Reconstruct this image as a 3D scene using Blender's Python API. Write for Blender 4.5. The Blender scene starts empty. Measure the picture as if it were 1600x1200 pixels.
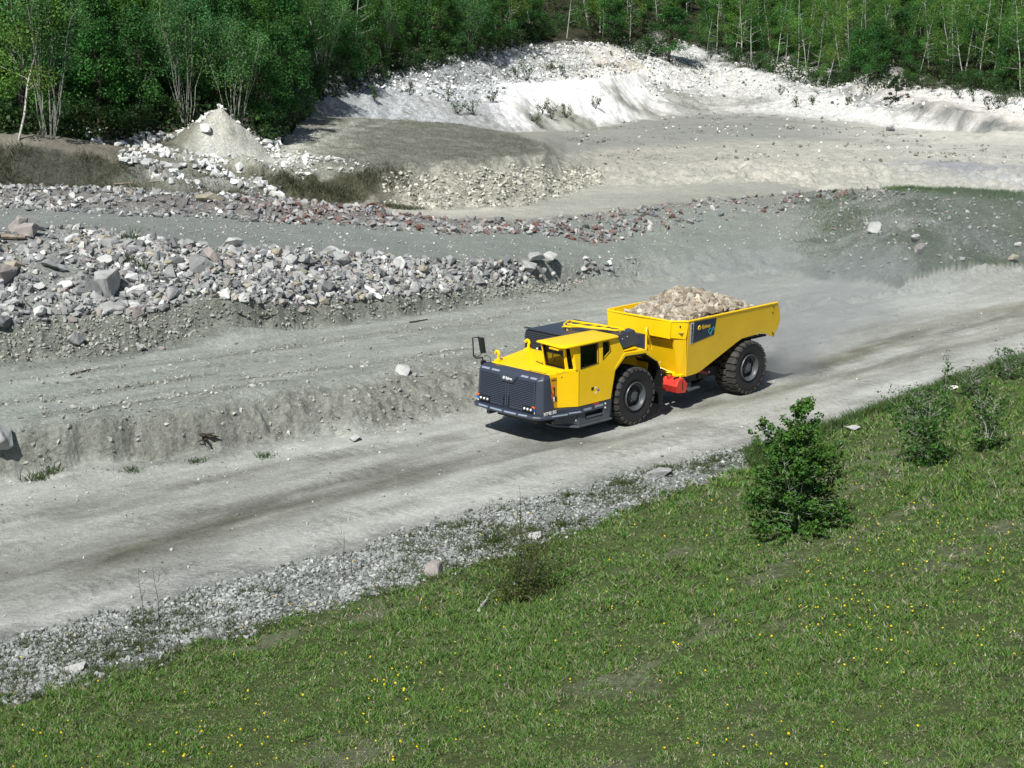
import bpy, bmesh, math, random
import numpy as np
from mathutils import Vector, Matrix
from mathutils.geometry import tessellate_polygon
R_ = math.radians
rng = np.random.default_rng(7)
random.seed(7)
SC = bpy.context.scene
COL = SC.collection

# ------------------------------------------------------------------ camera, sky, sun, exposure
CAM_H, CAM_PITCH, CAM_F = 11.92, R_(13.392), 2400.0     # metres, depression, focal length in photo pixels (1600 wide)
cd = bpy.data.cameras.new("camera"); cam = bpy.data.objects.new("camera", cd); COL.objects.link(cam)
cd.sensor_width = 36.0; cd.lens = 36.0 * CAM_F / 1600.0; cd.clip_start = 0.5; cd.clip_end = 3000
cam.location = (0, 0, CAM_H); cam.rotation_euler = (math.pi/2 - CAM_PITCH, 0, 0)
SC.camera = cam
SUN_AZ, SUN_EL = R_(246), R_(49)                         # direction towards the sun, counted from +X
W = bpy.data.worlds.new("World"); SC.world = W; W.use_nodes = True
nt = W.node_tree; bg = nt.nodes["Background"]
sky = nt.nodes.new("ShaderNodeTexSky"); sky.sky_type = 'NISHITA'; sky.sun_disc = False
sky.sun_elevation = SUN_EL; sky.sun_rotation = math.pi/2 - SUN_AZ
sky.air_density = 1.0; sky.dust_density = 1.0
nt.links.new(sky.outputs[0], bg.inputs[0]); bg.inputs[1].default_value = 0.052
sd = bpy.data.lights.new("sun", 'SUN'); sd.energy = 5.0; sd.angle = R_(0.53); sd.color = (1.0, 0.965, 0.90)
sun = bpy.data.objects.new("sun", sd); COL.objects.link(sun)
S = Vector((math.cos(SUN_AZ)*math.cos(SUN_EL), math.sin(SUN_AZ)*math.cos(SUN_EL), math.sin(SUN_EL)))
sun.rotation_euler = S.to_track_quat('Z', 'Y').to_euler(); sun.location = (-20, -20, 60)
SC.view_settings.view_transform = 'Standard'; SC.view_settings.look = 'None'
SC.view_settings.exposure = 0.24; SC.view_settings.gamma = 1.0; SC.view_settings.use_curve_mapping = False
SC.cycles.volume_step_rate = 1.0; SC.cycles.volume_max_steps = 96

# ------------------------------------------------------------------ small helpers
def tag(o, label=None, cat=None, group=None, kind=None):
    if label: o["label"] = label
    if cat: o["category"] = cat
    if group: o["group"] = group
    if kind: o["kind"] = kind
    return o
def link(o, parent=None):
    COL.objects.link(o)
    if parent is not None: o.parent = parent
    return o
def empty(name, loc=(0,0,0), rz=0.0):
    o = bpy.data.objects.new(name, None); o.location = loc; o.rotation_euler = (0,0,rz)
    o.empty_display_size = 0.3
    return link(o)
def copy_tree(o, parent=None):
    c = o.copy(); COL.objects.link(c); c.parent = parent
    for ch in list(o.children): copy_tree(ch, c)
    return c
def npmesh(name, V, F, mats, C=None, parent=None, smooth=False, F2=None, midx=None):
    """V (n,3); F (m,k) faces of k corners; F2 optional second face array; C per-vertex rgba"""
    me = bpy.data.meshes.new(name)
    V = np.asarray(V, np.float32)
    Fs = [np.asarray(F, np.int32)] + ([np.asarray(F2, np.int32)] if F2 is not None and len(F2) else [])
    idx = np.concatenate([a.ravel() for a in Fs]); tot = np.concatenate([np.full(len(a), a.shape[1], np.int32) for a in Fs])
    st = np.concatenate([[0], np.cumsum(tot)[:-1]]).astype(np.int32)
    me.vertices.add(len(V)); me.vertices.foreach_set("co", V.ravel())
    me.loops.add(len(idx)); me.loops.foreach_set("vertex_index", idx)
    me.polygons.add(len(tot)); me.polygons.foreach_set("loop_start", st)
    if smooth: me.polygons.foreach_set("use_smooth", np.ones(len(tot), bool))
    else: me.polygons.foreach_set("use_smooth", np.zeros(len(tot), bool))
    if midx is not None: me.polygons.foreach_set("material_index", np.asarray(midx, np.int32))
    if C is not None:
        a = me.attributes.new("col", 'FLOAT_COLOR', 'POINT'); a.data.foreach_set("color", np.asarray(C, np.float32).ravel())
    me.update(calc_edges=True)
    for m in (mats if isinstance(mats, (list, tuple)) else [mats]): me.materials.append(m)
    o = bpy.data.objects.new(name, me)
    return link(o, parent)

# ------------------------------------------------------------------ numpy value noise
def _h(ix, iy, seed):
    n = (ix.astype(np.int64)*374761393 + iy.astype(np.int64)*668265263 + seed*1442695041) & 0x7fffffff
    n = ((n ^ (n >> 13)) * 1274126177) & 0x7fffffff
    return ((n ^ (n >> 16)) & 0xffffff) / float(0xffffff)
def vnoise(x, y, seed=0):
    x = np.asarray(x, float); y = np.asarray(y, float)
    ix = np.floor(x); iy = np.floor(y); fx = x-ix; fy = y-iy
    fx = fx*fx*(3-2*fx); fy = fy*fy*(3-2*fy)
    a = _h(ix, iy, seed); b = _h(ix+1, iy, seed); c = _h(ix, iy+1, seed); d = _h(ix+1, iy+1, seed)
    return (a*(1-fx)+b*fx)*(1-fy)+(c*(1-fx)+d*fx)*fy
def fbm(x, y, seed=0, oct=4, gain=0.5):
    s = 0.0; a = 1.0; t = 0.0; f = 1.0
    for k in range(oct):
        s = s + a*vnoise(x*f+17.3*k, y*f-9.1*k, seed+k); t += a; a *= gain; f *= 2.03
    return s/t*2-1
def ss(a, b, x):
    t = np.clip((x-a)/(b-a), 0, 1); return t*t*(3-2*t)

# ------------------------------------------------------------------ terrain: break lines fanned out over the quarry
CP, SP = math.cos(CAM_PITCH), math.sin(CAM_PITCH)
def bearing_point(u, v, z):
    """where the sight line of photo pixel (u,v) meets height z"""
    a = (u-800)/CAM_F; b = (600-v)/CAM_F
    dx, dy, dz = a, CP+b*SP, -SP+b*CP
    t = (z-CAM_H)/dz
    return dx*t, dy*t
def L(*knots):
    th, d, z = [], [], []
    for k in knots:
        if len(k) == 4:                       # (u, 'D', distance, z)
            x, y = bearing_point(k[0], 300, 0); s = k[2]/math.hypot(x, y); x *= s; y *= s; zz = k[3]
        else:
            x, y = bearing_point(*k); zz = k[2]
        th.append(math.atan2(x, y)); d.append(math.hypot(x, y)); z.append(zz)
    return np.array(th), np.array(d), np.array(z)
D = 'D'
LN = [
 L((0,D,1.5,1.0),(1600,D,1.5,4.5)),
 L((0,1210,.6),(800,1210,1.4),(1600,1210,2.7)),
 L((0,1098,.15),(200,1045,.15),(400,983,.15),(600,925,.15),(800,866,.15),(900,832,.15),(1000,788,.15),(1150,735,.15),(1250,695,.15),(1400,635,.2),(1600,568,.25)),
 L((0,1012,.02),(200,958,.02),(400,905,.02),(540,868,.02),(700,815,.02),(900,768,.02),(1150,702,.02),(1300,662,.02),(1450,612,.02),(1600,556,.02)),
 L((-60,758,0),(0,748,0),(190,720,0),(344,703,0),(453,684,0),(600,672,0),(740,640,0),(850,600,0),(950,560,0),(1050,525,0),(1200,490,0),(1400,462,0),(1600,434,0)),
 L((-60,680,1.15),(0,672,1.15),(125,662,1.12),(218,650,1.1),(312,638,1.1),(437,617,1.05),(500,608,1.0),(600,594,.95),(700,575,.8),(760,572,.6),(850,584,.35),(950,551,.15),(1050,519,.05),(1200,485,0),(1400,457,0),(1600,430,0)),
 L((-60,580,1.25),(0,575,1.2),(200,550,1.1),(400,520,1.0),(600,497,.8),(700,482,.7),(870,458,.4),(1000,445,.25),(1200,428,.1),(1400,452,.05),(1600,427,.05)),
 L((-60,520,2.2),(0,512,2.2),(200,492,2.1),(400,480,1.9),(600,466,1.5),(700,456,1.3),(800,449,.9),(870,445,.6),(1000,436,.35),(1200,422,.2),(1400,446,.3),(1600,420,.25)),
 L((-60,368,4.3),(0,368,4.2),(100,358,4.2),(250,378,3.9),(400,390,3.5),(600,402,2.6),(700,408,2.2),(800,405,2.0),(900,408,1.5),(1000,405,1.0),(1100,395,.9),(1200,385,.9),(1300,370,1.3),(1400,362,2.0),(1500,370,1.7),(1600,375,1.3)),
 L((0,318,4.2),(150,324,4.1),(300,332,3.7),(400,337,3.4),(600,347,2.8),(700,353,2.5),(800,352,2.3),(900,346,2.2),(1000,332,2.2),(1100,319,2.2),(1200,311,2.2),(1300,303,2.4),(1390,297,3.2),(1450,300,3.2),(1600,307,2.75)),
 L((0,296,4.5),(150,298,4.4),(300,308,4.0),(400,314,3.75),(550,328,3.1),(700,341,2.7),(800,344,2.5),(900,338,2.35),(1000,323,2.35),(1100,311,2.35),(1200,304,2.3),(1300,298,2.45),(1400,294,3.3),(1450,296,3.3),(1600,302,2.9)),
 L((0,292,4.0),(200,297,3.6),(300,303,3.5),(400,308,3.1),(500,318,2.7),(600,322,2.4),(700,326,2.1),(800,322,2.0),(880,308,1.8),(930,288,1.7),(1000,290,1.8),(1200,285,1.7),(1400,D,90,1.6),(1600,D,90,1.6)),
 L((0,243,5.2),(100,250,5.0),(180,262,4.7),(300,262,4.4),(400,268,4.1),(480,270,4.0),(560,272,3.8),(600,262,4.0),(700,255,4.0),(800,246,3.9),(850,240,3.8),(880,255,2.7),(930,262,1.7),(1000,260,1.6),(1200,255,1.6),(1600,265,1.6)),
 L((0,225,5.6),(100,222,5.5),(200,228,5.2),(300,230,5.0),(400,215,5.0),(450,190,5.0),(500,182,5.0),(600,186,4.6),(700,192,4.3),(800,208,4.0),(850,226,3.8),(885,240,2.2),(930,235,1.6),(1200,220,1.5),(1600,240,1.5)),
 L((0,D,90,6.0),(300,D,92,5.7),(400,205,5.4),(450,182,5.2),(500,D,116,4.7),(600,D,125,3.9),(700,D,128,3.2),(800,207,2.2),(844,204,1.8),(925,200,1.6),(1031,181,1.6),(1112,175,1.6),(1206,178,1.6),(1300,187,1.5),(1375,197,1.5),(1500,207,1.5),(1600,222,1.5)),
 L((0,D,95,6.3),(400,D,96,6.2),(450,D,112,5.7),(500,150,6.0),(600,135,6.0),(700,133,5.8),(769,131,5.7),(837,128,5.6),(900,123,5.8),(956,119,5.8),(1020,108,5.8),(1112,105,5.6),(1200,118,5.0),(1300,125,4.6),(1400,152,3.9),(1500,177,3.2),(1600,192,2.7)),
 L((0,D,97,6.4),(400,D,98,6.4),(500,D,122,6.2),(600,D,140,6.2),(700,D,147,6.0),(769,D,152,4.6),(850,D,161,3.9),(950,D,171,4.2),(1020,D,193,5.8),(1112,D,206,5.7),(1200,D,194,5.1),(1300,D,190,4.7),(1400,D,165,4.1),(1500,D,151,3.3),(1600,D,143,2.9)),
 L((0,D,100,6.6),(400,D,102,6.7),(500,122,7.2),(560,105,7.5),(620,93,8.0),(700,86,8.4),(760,79,8.6),(850,70,8.8),(950,75,8.3),(1050,72,8.2),(1150,85,7.0),(1300,108,5.6),(1400,132,4.7),(1500,140,4.6),(1600,150,4.4)),
]
def more(base, dd, dz):
    th, d, z = LN[base]; return th, d+dd, z+dz
LN.append(more(17, 45, 5.0)); LN.append(more(17, 170, 22.0)); LN.append(more(17, 900, 40.0))
NL = len(LN)
TH0 = np.linspace(-1.2, 1.2, 1601)
LD = np.stack([np.interp(TH0, l[0], l[1]) for l in LN]); LZ = np.stack([np.interp(TH0, l[0], l[2]) for l in LN])
# wobble of the break lines so that edges are ragged
for k in range(2, 17):
    LD[k] += (fbm(TH0*60+3*k, TH0*0+k, 50+k, 3) * (0.25 if k in (4,5,6,7) else 1.0 if k in (11,12,13) else .35)) * (1 if k not in (3,) else .6)
for k in range(1, NL): LD[k] = np.maximum(LD[k], LD[k-1]+0.25)
BUMPS = []   # (x, y, radius, height, power)
def bump(u, v, z, r, h, sx=1.0, ang=0.0):
    x, y = bearing_point(u, v, z); BUMPS.append((x, y, r, h, sx, ang))
bump(345, 223, 5.1, 2.7, 1.95, 1.08)
bump(380, 246, 4.8, 2.0, .7)
bump(60, 226, 5.6, 4.0, .7, 2.0)
bump(1010, 74, 8.0, 6.0, 1.6, 1.5)
bump(1390, 132, 4.6, 4.5, 1.6, 2.0)
bump(1255, 100, 5.8, 4.0, 1.3, 2.0)
bump(1240, 97, 6.2, 3.0, 1.0)
bump(1570, 222, 1.5, 3.5, 1.0, 2.2)
bump(1480, 214, 1.5, 2.5, .6, 2.2)
bump(1320, 196, 1.5, 2.5, .4, 2.2)
bump(230, 285, 4.0, 1.6, .6, 2.5)
bump(1400, 395, 1.4, 2.2, .5, 1.5)
bump(950, 100, 6.5, 6.0, 1.2, 1.4)
bump(1490, 345, 2.6, 4.5, .8, 1.3)
bump(100, 425, 3.3, 2.2, .6, 2.0)
bump(350, 440, 3.0, 2.0, .5, 1.6)
bump(150, 380, 4.0, 1.5, .4, 2.5)
def line_params(X, Y):
    th = np.arctan2(X, Y); d = np.hypot(X, Y)
    f = (th-TH0[0])/(TH0[1]-TH0[0]); f = np.clip(f, 0, len(TH0)-1.001); i = f.astype(int); fr = f-i
    k = np.zeros(d.shape, int); lo = np.zeros(d.shape); hi = np.ones(d.shape); zl = np.zeros(d.shape); zh = np.zeros(d.shape)
    prev_d = None
    for j in range(NL):
        dj = LD[j][i]*(1-fr)+LD[j][i+1]*fr; zj = LZ[j][i]*(1-fr)+LZ[j][i+1]*fr
        if j > 0:
            m = (d >= prev_d)
            k[m] = j-1; lo[m] = prev_d[m]; hi[m] = dj[m]; zl[m] = prev_z[m]; zh[m] = zj[m]
        else:
            lo[:] = dj-1; hi[:] = dj; zl[:] = zj; zh[:] = zj
        prev_d, prev_z = dj, zj
    t = np.clip((d-lo)/np.maximum(hi-lo, 1e-3), 0, 1)
    return th, d, k, t, zl+(zh-zl)*t
AMP = [.05,.05,.04,.0,.24,.03,.20,.22,.02,.12,.08,.50,.20,.03,.32,.3,.25,.3,.5,1.0]
def zone_lerp(tab, k, t):
    """value held inside a zone, eased near the zone's ends"""
    tab = np.asarray(tab, float); kp = np.clip(k-1, 0, len(tab)-1); kn = np.clip(k+1, 0, len(tab)-1)
    v = tab[k]; a = np.clip(t/.12, 0, 1); b = np.clip((1-t)/.12, 0, 1)
    if tab.ndim == 2: a = a[:, None]; b = b[:, None]
    v = np.where(a < 1, (tab[kp]*(1-a)+v*(1+a))/2, v)
    return np.where(b < 1, (tab[kn]*(1-b)+v*(1+b))/2, v)
EX, EY = math.cos(R_(44.08)), math.sin(R_(44.08))         # the haul road's direction
def height(X, Y, full=True):
    X = np.atleast_1d(np.asarray(X, float)).ravel(); Y = np.atleast_1d(np.asarray(Y, float)).ravel()
    wx = fbm(X*.9, Y*.9, 11, 3)*.16; wy = fbm(X*.9, Y*.9, 12, 3)*.16
    r0 = np.hypot(X, Y); wf = ss(50, 40, 0*r0+60)  # constant
    road = 0
    th, d, k, t, z = line_params(X+wx, Y+wy)
    amp = zone_lerp(AMP, k, t)
    n = fbm(X*1.1, Y*1.1, 3, 4, .55)
    ridg = 1-np.abs(fbm(X*.8, Y*.8, 5, 3))*2
    z = z + amp*(n*1.0) + amp*.6*(ridg-.6)*(amp > .1)
    # gullies down the white faces
    wgt = np.isin(k, (14, 15, 16))
    along = th*d
    z = z + np.where(wgt, .35*np.abs(fbm(along*.35+3, d*.06, 21, 3))*np.sin(np.pi*np.clip(t, 0, 1)), 0)
    sc_ = np.isin(k, (4, 6)) & (amp > .1)
    z = z + np.where(sc_, (.20*(1-2*np.abs(fbm(X*1.7, Y*1.7, 6, 3)))+.10*fbm(X*5, Y*5, 7, 3))*np.sin(np.pi*np.clip(t*.9+.1, 0, 1))*np.clip(LD[5][0]*0+1, 0, 1), 0)
    # wheel ruts on the upper lane and the bench, faint ones on the haul road
    acr = -X*EY+Y*EX
    lane = (k == 5)
    z = z + np.where(lane, -.05*ss(.55, .8, vnoise(acr*1.3, (X*EX+Y*EY)*.04, 31)) + .05*ss(.6, .8, vnoise(acr*1.7+5, (X*EX+Y*EY)*.05, 32)), 0)
    berm = np.exp(-((t-.10)/.07)**2)*lane*ss(0, .5, z)
    z = z + .16*berm*(0.6+.6*fbm(X*.7, Y*.7, 33, 3))
    z = z + np.where((k == 3), .015*fbm(acr*1.2, (X*EX+Y*EY)*.15, 34, 3)+.012*fbm(X*5, Y*5, 35, 2), 0)
    for (bx, by, r, h, sx, an) in BUMPS:
        mm = (np.abs(X-bx) < r*sx) & (np.abs(Y-by) < r)
        if not mm.any(): continue
        Xm, Ym = X[mm], Y[mm]; q = np.hypot((Xm-bx)/sx, Ym-by)/r
        q = np.sqrt(q*q+.03)-.17*(1-np.clip(q, 0, 1))
        z[mm] += h*np.clip(1-q, 0, 1)**1.15*(1+.22*fbm(Xm*1.1, Ym*1.1, 41, 4))
    return z
def hz(x, y): return float(height(np.array([x]), np.array([y]))[0])
def at(u, v, zmin=-1):
    """march the sight line of a photo pixel down to the modelled ground"""
    a = (u-800)/CAM_F; b = (600-v)/CAM_F
    dx, dy, dz = a, CP+b*SP, -SP+b*CP
    ts = np.concatenate([np.arange(14, 120, .1), np.arange(120, 420, .4)])
    zz = height(dx*ts, dy*ts); below = CAM_H+dz*ts <= zz
    i = int(np.argmax(below)) if below.any() else len(ts)-1
    return Vector((dx*ts[i], dy*ts[i], zz[i]))
def sample_between(k0, k1, n, u0=-60, u1=1660, seed=1, t0=0., t1=1.):
    """n ground points evenly spread (by area) between break lines k0 and k1"""
    r = np.random.default_rng(seed)
    kf = 1.0 if k0 > 5 else .90
    ta, tb = math.atan((u0-800)/CAM_F/kf), math.atan((u1-800)/CAM_F/kf)
    th = r.uniform(ta, tb, n); f = (th-TH0[0])/(TH0[1]-TH0[0]); i = f.astype(int)
    a = LD[k0][i]; b = LD[k1][i]; lo = a+(b-a)*t0; hi = a+(b-a)*t1
    d = np.sqrt(lo**2+(hi**2-lo**2)*r.random(n))
    w = (hi**2-lo**2); keep = r.random(n) < w/np.percentile(w, 98)
    return (np.sin(th)*d)[keep], (np.cos(th)*d)[keep]
def U_of(X, Y, Z): return 800+CAM_F*X/np.maximum(Y*CP-(Z-CAM_H)*SP, 1)

# ------------------------------------------------------------------ materials
def mat(name, color=(.5,.5,.5), rough=.6, metal=0.0, spec=.5, noise=None, bump_=None, attr=False, transl=0.0):
    """noise=(scale, dark multiplier, light multiplier); bump_=(scale, distance)"""
    m = bpy.data.materials.new(name); m.use_nodes = True; t = m.node_tree; b = t.nodes["Principled BSDF"]
    b.inputs["Roughness"].default_value = rough; b.inputs["Metallic"].default_value = metal
    b.inputs["Specular IOR Level"].default_value = spec; b.inputs["Base Color"].default_value = (*color, 1)
    src = None
    if attr:
        a = t.nodes.new("ShaderNodeAttribute"); a.attribute_name = "col"; src = a.outputs["Color"]
    else:
        c = t.nodes.new("ShaderNodeRGB"); c.outputs[0].default_value = (*color, 1); src = c.outputs[0]
    tc = t.nodes.new("ShaderNodeTexCoord")
    if noise:
        n = t.nodes.new("ShaderNodeTexNoise"); n.inputs["Scale"].default_value = noise[0]; n.inputs["Detail"].default_value = 6
        n.inputs["Roughness"].default_value = .65
        t.links.new(tc.outputs["Object"], n.inputs["Vector"])
        mr = t.nodes.new("ShaderNodeMapRange"); mr.inputs[1].default_value = .3; mr.inputs[2].default_value = .7
        mr.inputs[3].default_value = noise[1]; mr.inputs[4].default_value = noise[2]
        t.links.new(n.outputs[0], mr.inputs[0])
        mx = t.nodes.new("ShaderNodeVectorMath"); mx.operation = 'SCALE'
        t.links.new(src, mx.inputs[0]); t.links.new(mr.outputs[0], mx.inputs["Scale"]); src = mx.outputs[0]
    t.links.new(src, b.inputs["Base Color"])
    if bump_:
        n2 = t.nodes.new("ShaderNodeTexNoise"); n2.inputs["Scale"].default_value = bump_[0]; n2.inputs["Detail"].default_value = 5
        t.links.new(tc.outputs["Object"], n2.inputs["Vector"])
        bn = t.nodes.new("ShaderNodeBump"); bn.inputs["Distance"].default_value = bump_[1]; bn.inputs["Strength"].default_value = .8
        t.links.new(n2.outputs[0], bn.inputs["Height"]); t.links.new(bn.outputs[0], b.inputs["Normal"])
    if transl > 0:
        tr = t.nodes.new("ShaderNodeBsdfTranslucent"); ms = t.nodes.new("ShaderNodeMixShader"); ms.inputs[0].default_value = transl
        t.links.new(src, tr.inputs[0]); out = t.nodes["Material Output"]
        t.links.new(b.outputs[0], ms.inputs[1]); t.links.new(tr.outputs[0], ms.inputs[2]); t.links.new(ms.outputs[0], out.inputs[0])
    return m
def dusty_paint(name, color, rough=.38, dust=(.40,.40,.35), amount=.35, top=1.0):
    """paint with road dust: more of it on the low parts of the truck, broken up by noise"""
    m = mat(name, color, rough, noise=(1.2, .93, 1.04)); t = m.node_tree; b = t.nodes["Principled BSDF"]
    base = b.inputs["Base Color"].links[0].from_socket
    tc = t.nodes.new("ShaderNodeTexCoord"); sx = t.nodes.new("ShaderNodeSeparateXYZ"); t.links.new(tc.outputs["Object"], sx.inputs[0])
    mr = t.nodes.new("ShaderNodeMapRange"); mr.inputs[1].default_value = top; mr.inputs[2].default_value = .35
    mr.inputs[3].default_value = .12; mr.inputs[4].default_value = 1.0; t.links.new(sx.outputs[2], mr.inputs[0])
    n = t.nodes.new("ShaderNodeTexNoise"); n.inputs["Scale"].default_value = 3.5; n.inputs["Detail"].default_value = 8
    t.links.new(tc.outputs["Object"], n.inputs["Vector"])
    mm = t.nodes.new("ShaderNodeMath"); mm.operation = 'MULTIPLY'; t.links.new(mr.outputs[0], mm.inputs[0]); t.links.new(n.outputs[0], mm.inputs[1])
    m2 = t.nodes.new("ShaderNodeMath"); m2.operation = 'MULTIPLY'; m2.inputs[1].default_value = amount*1.6; t.links.new(mm.outputs[0], m2.inputs[0]); m2.use_clamp = True
    mx = t.nodes.new("ShaderNodeMix"); mx.data_type = 'RGBA'; t.links.new(m2.outputs[0], mx.inputs[0]); t.links.new(base, mx.inputs[6]); mx.inputs[7].default_value = (*dust, 1)
    t.links.new(mx.outputs[2], b.inputs["Base Color"])
    return m
def ground_mat():
    m = bpy.data.materials.new("quarry_ground"); m.use_nodes = True; t = m.node_tree; b = t.nodes["Principled BSDF"]
    b.inputs["Roughness"].default_value = .95; b.inputs["Specular IOR Level"].default_value = .15
    a = t.nodes.new("ShaderNodeAttribute"); a.attribute_name = "col"
    tc = t.nodes.new("ShaderNodeTexCoord")
    def noise(s, det=4, r=.6):
        n = t.nodes.new("ShaderNodeTexNoise"); n.inputs["Scale"].default_value = s; n.inputs["Detail"].default_value = det; n.inputs["Roughness"].default_value = r
        t.links.new(tc.outputs["Object"], n.inputs["Vector"]); return n.outputs[0]
    def rng_(x, a0, a1, b0, b1):
        r = t.nodes.new("ShaderNodeMapRange"); r.inputs[1].default_value = a0; r.inputs[2].default_value = a1; r.inputs[3].default_value = b0; r.inputs[4].default_value = b1
        t.links.new(x, r.inputs[0]); return r.outputs[0]
    def mth(op, x, y):
        r = t.nodes.new("ShaderNodeMath"); r.operation = op
        for i, q in enumerate((x, y)):
            if isinstance(q, (int, float)): r.inputs[i].default_value = q
            else: t.links.new(q, r.inputs[i])
        return r.outputs[0]
    # grain: fine noise plus scattered dark and light pebbles, scaled by the attribute's alpha (how stony the spot is)
    g1 = rng_(noise(9, 8, .7), .3, .7, -1, 1); g2 = rng_(noise(1.7, 5, .6), .3, .7, -1, 1)
    vo = t.nodes.new("ShaderNodeTexVoronoi"); vo.inputs["Scale"].default_value = 9; vo.inputs["Randomness"].default_value = 1
    t.links.new(tc.outputs["Object"], vo.inputs["Vector"])
    sc_ = t.nodes.new("ShaderNodeSeparateColor"); t.links.new(vo.outputs["Color"], sc_.inputs[0])
    rim = rng_(vo.outputs["Distance"], .02, .045, 1, 0)
    peb = mth('MULTIPLY', mth('MULTIPLY', rng_(sc_.outputs[0], .0, 1., -1.2, 1.2), rim), 1.0)
    cell = rng_(sc_.outputs[1], 0, 1, -.5, .5)
    stony = a.outputs["Alpha"]
    v = mth('ADD', mth('MULTIPLY', g1, .17), mth('MULTIPLY', g2, .09))
    v = mth('ADD', v, mth('MULTIPLY', mth('MULTIPLY', cell, stony), .5))
    v = mth('ADD', v, mth('MULTIPLY', peb, .32))
    v = mth('ADD', v, mth('MULTIPLY', mth('MULTIPLY', g1, stony), .22))
    k = mth('MAXIMUM', mth('ADD', v, 1.0), .15)
    sc2 = t.nodes.new("ShaderNodeVectorMath"); sc2.operation = 'SCALE'; t.links.new(a.outputs["Color"], sc2.inputs[0]); t.links.new(k, sc2.inputs["Scale"])
    t.links.new(sc2.outputs[0], b.inputs["Base Color"])
    bh = mth('ADD', mth('MULTIPLY', noise(6, 8, .75), mth('ADD', stony, .20)), mth('MULTIPLY', mth('MULTIPLY', cell, stony), .45))
    bn = t.nodes.new("ShaderNodeBump"); bn.inputs["Distance"].default_value = .22; bn.inputs["Strength"].default_value = 1.0
    t.links.new(bh, bn.inputs["Height"]); t.links.new(bn.outputs[0], b.inputs["Normal"])
    return m
M = {}
M['ground'] = ground_mat()
M['stone'] = mat('stone', rough=.9, spec=.2, attr=True, noise=(3.0, .8, 1.12), bump_=(7, .03))
M['leaf'] = mat('leaf', rough=.55, spec=.3, attr=True, transl=.3)
M['grass'] = mat('grass_blade', rough=.7, spec=.2, attr=True, transl=.25)
M['birch_bark'] = mat('birch_bark', (.52,.52,.48), .8, noise=(2.5, .35, 1.15))
M['grey_bark'] = mat('grey_bark', (.27,.28,.24), .85, noise=(3, .6, 1.2))
M['dark_bark'] = mat('dark_bark', (.05,.04,.03), .9, noise=(3, .6, 1.3))
M['dead_wood'] = mat('dead_wood', (.26,.22,.17), .85, noise=(4, .5, 1.3))

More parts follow.
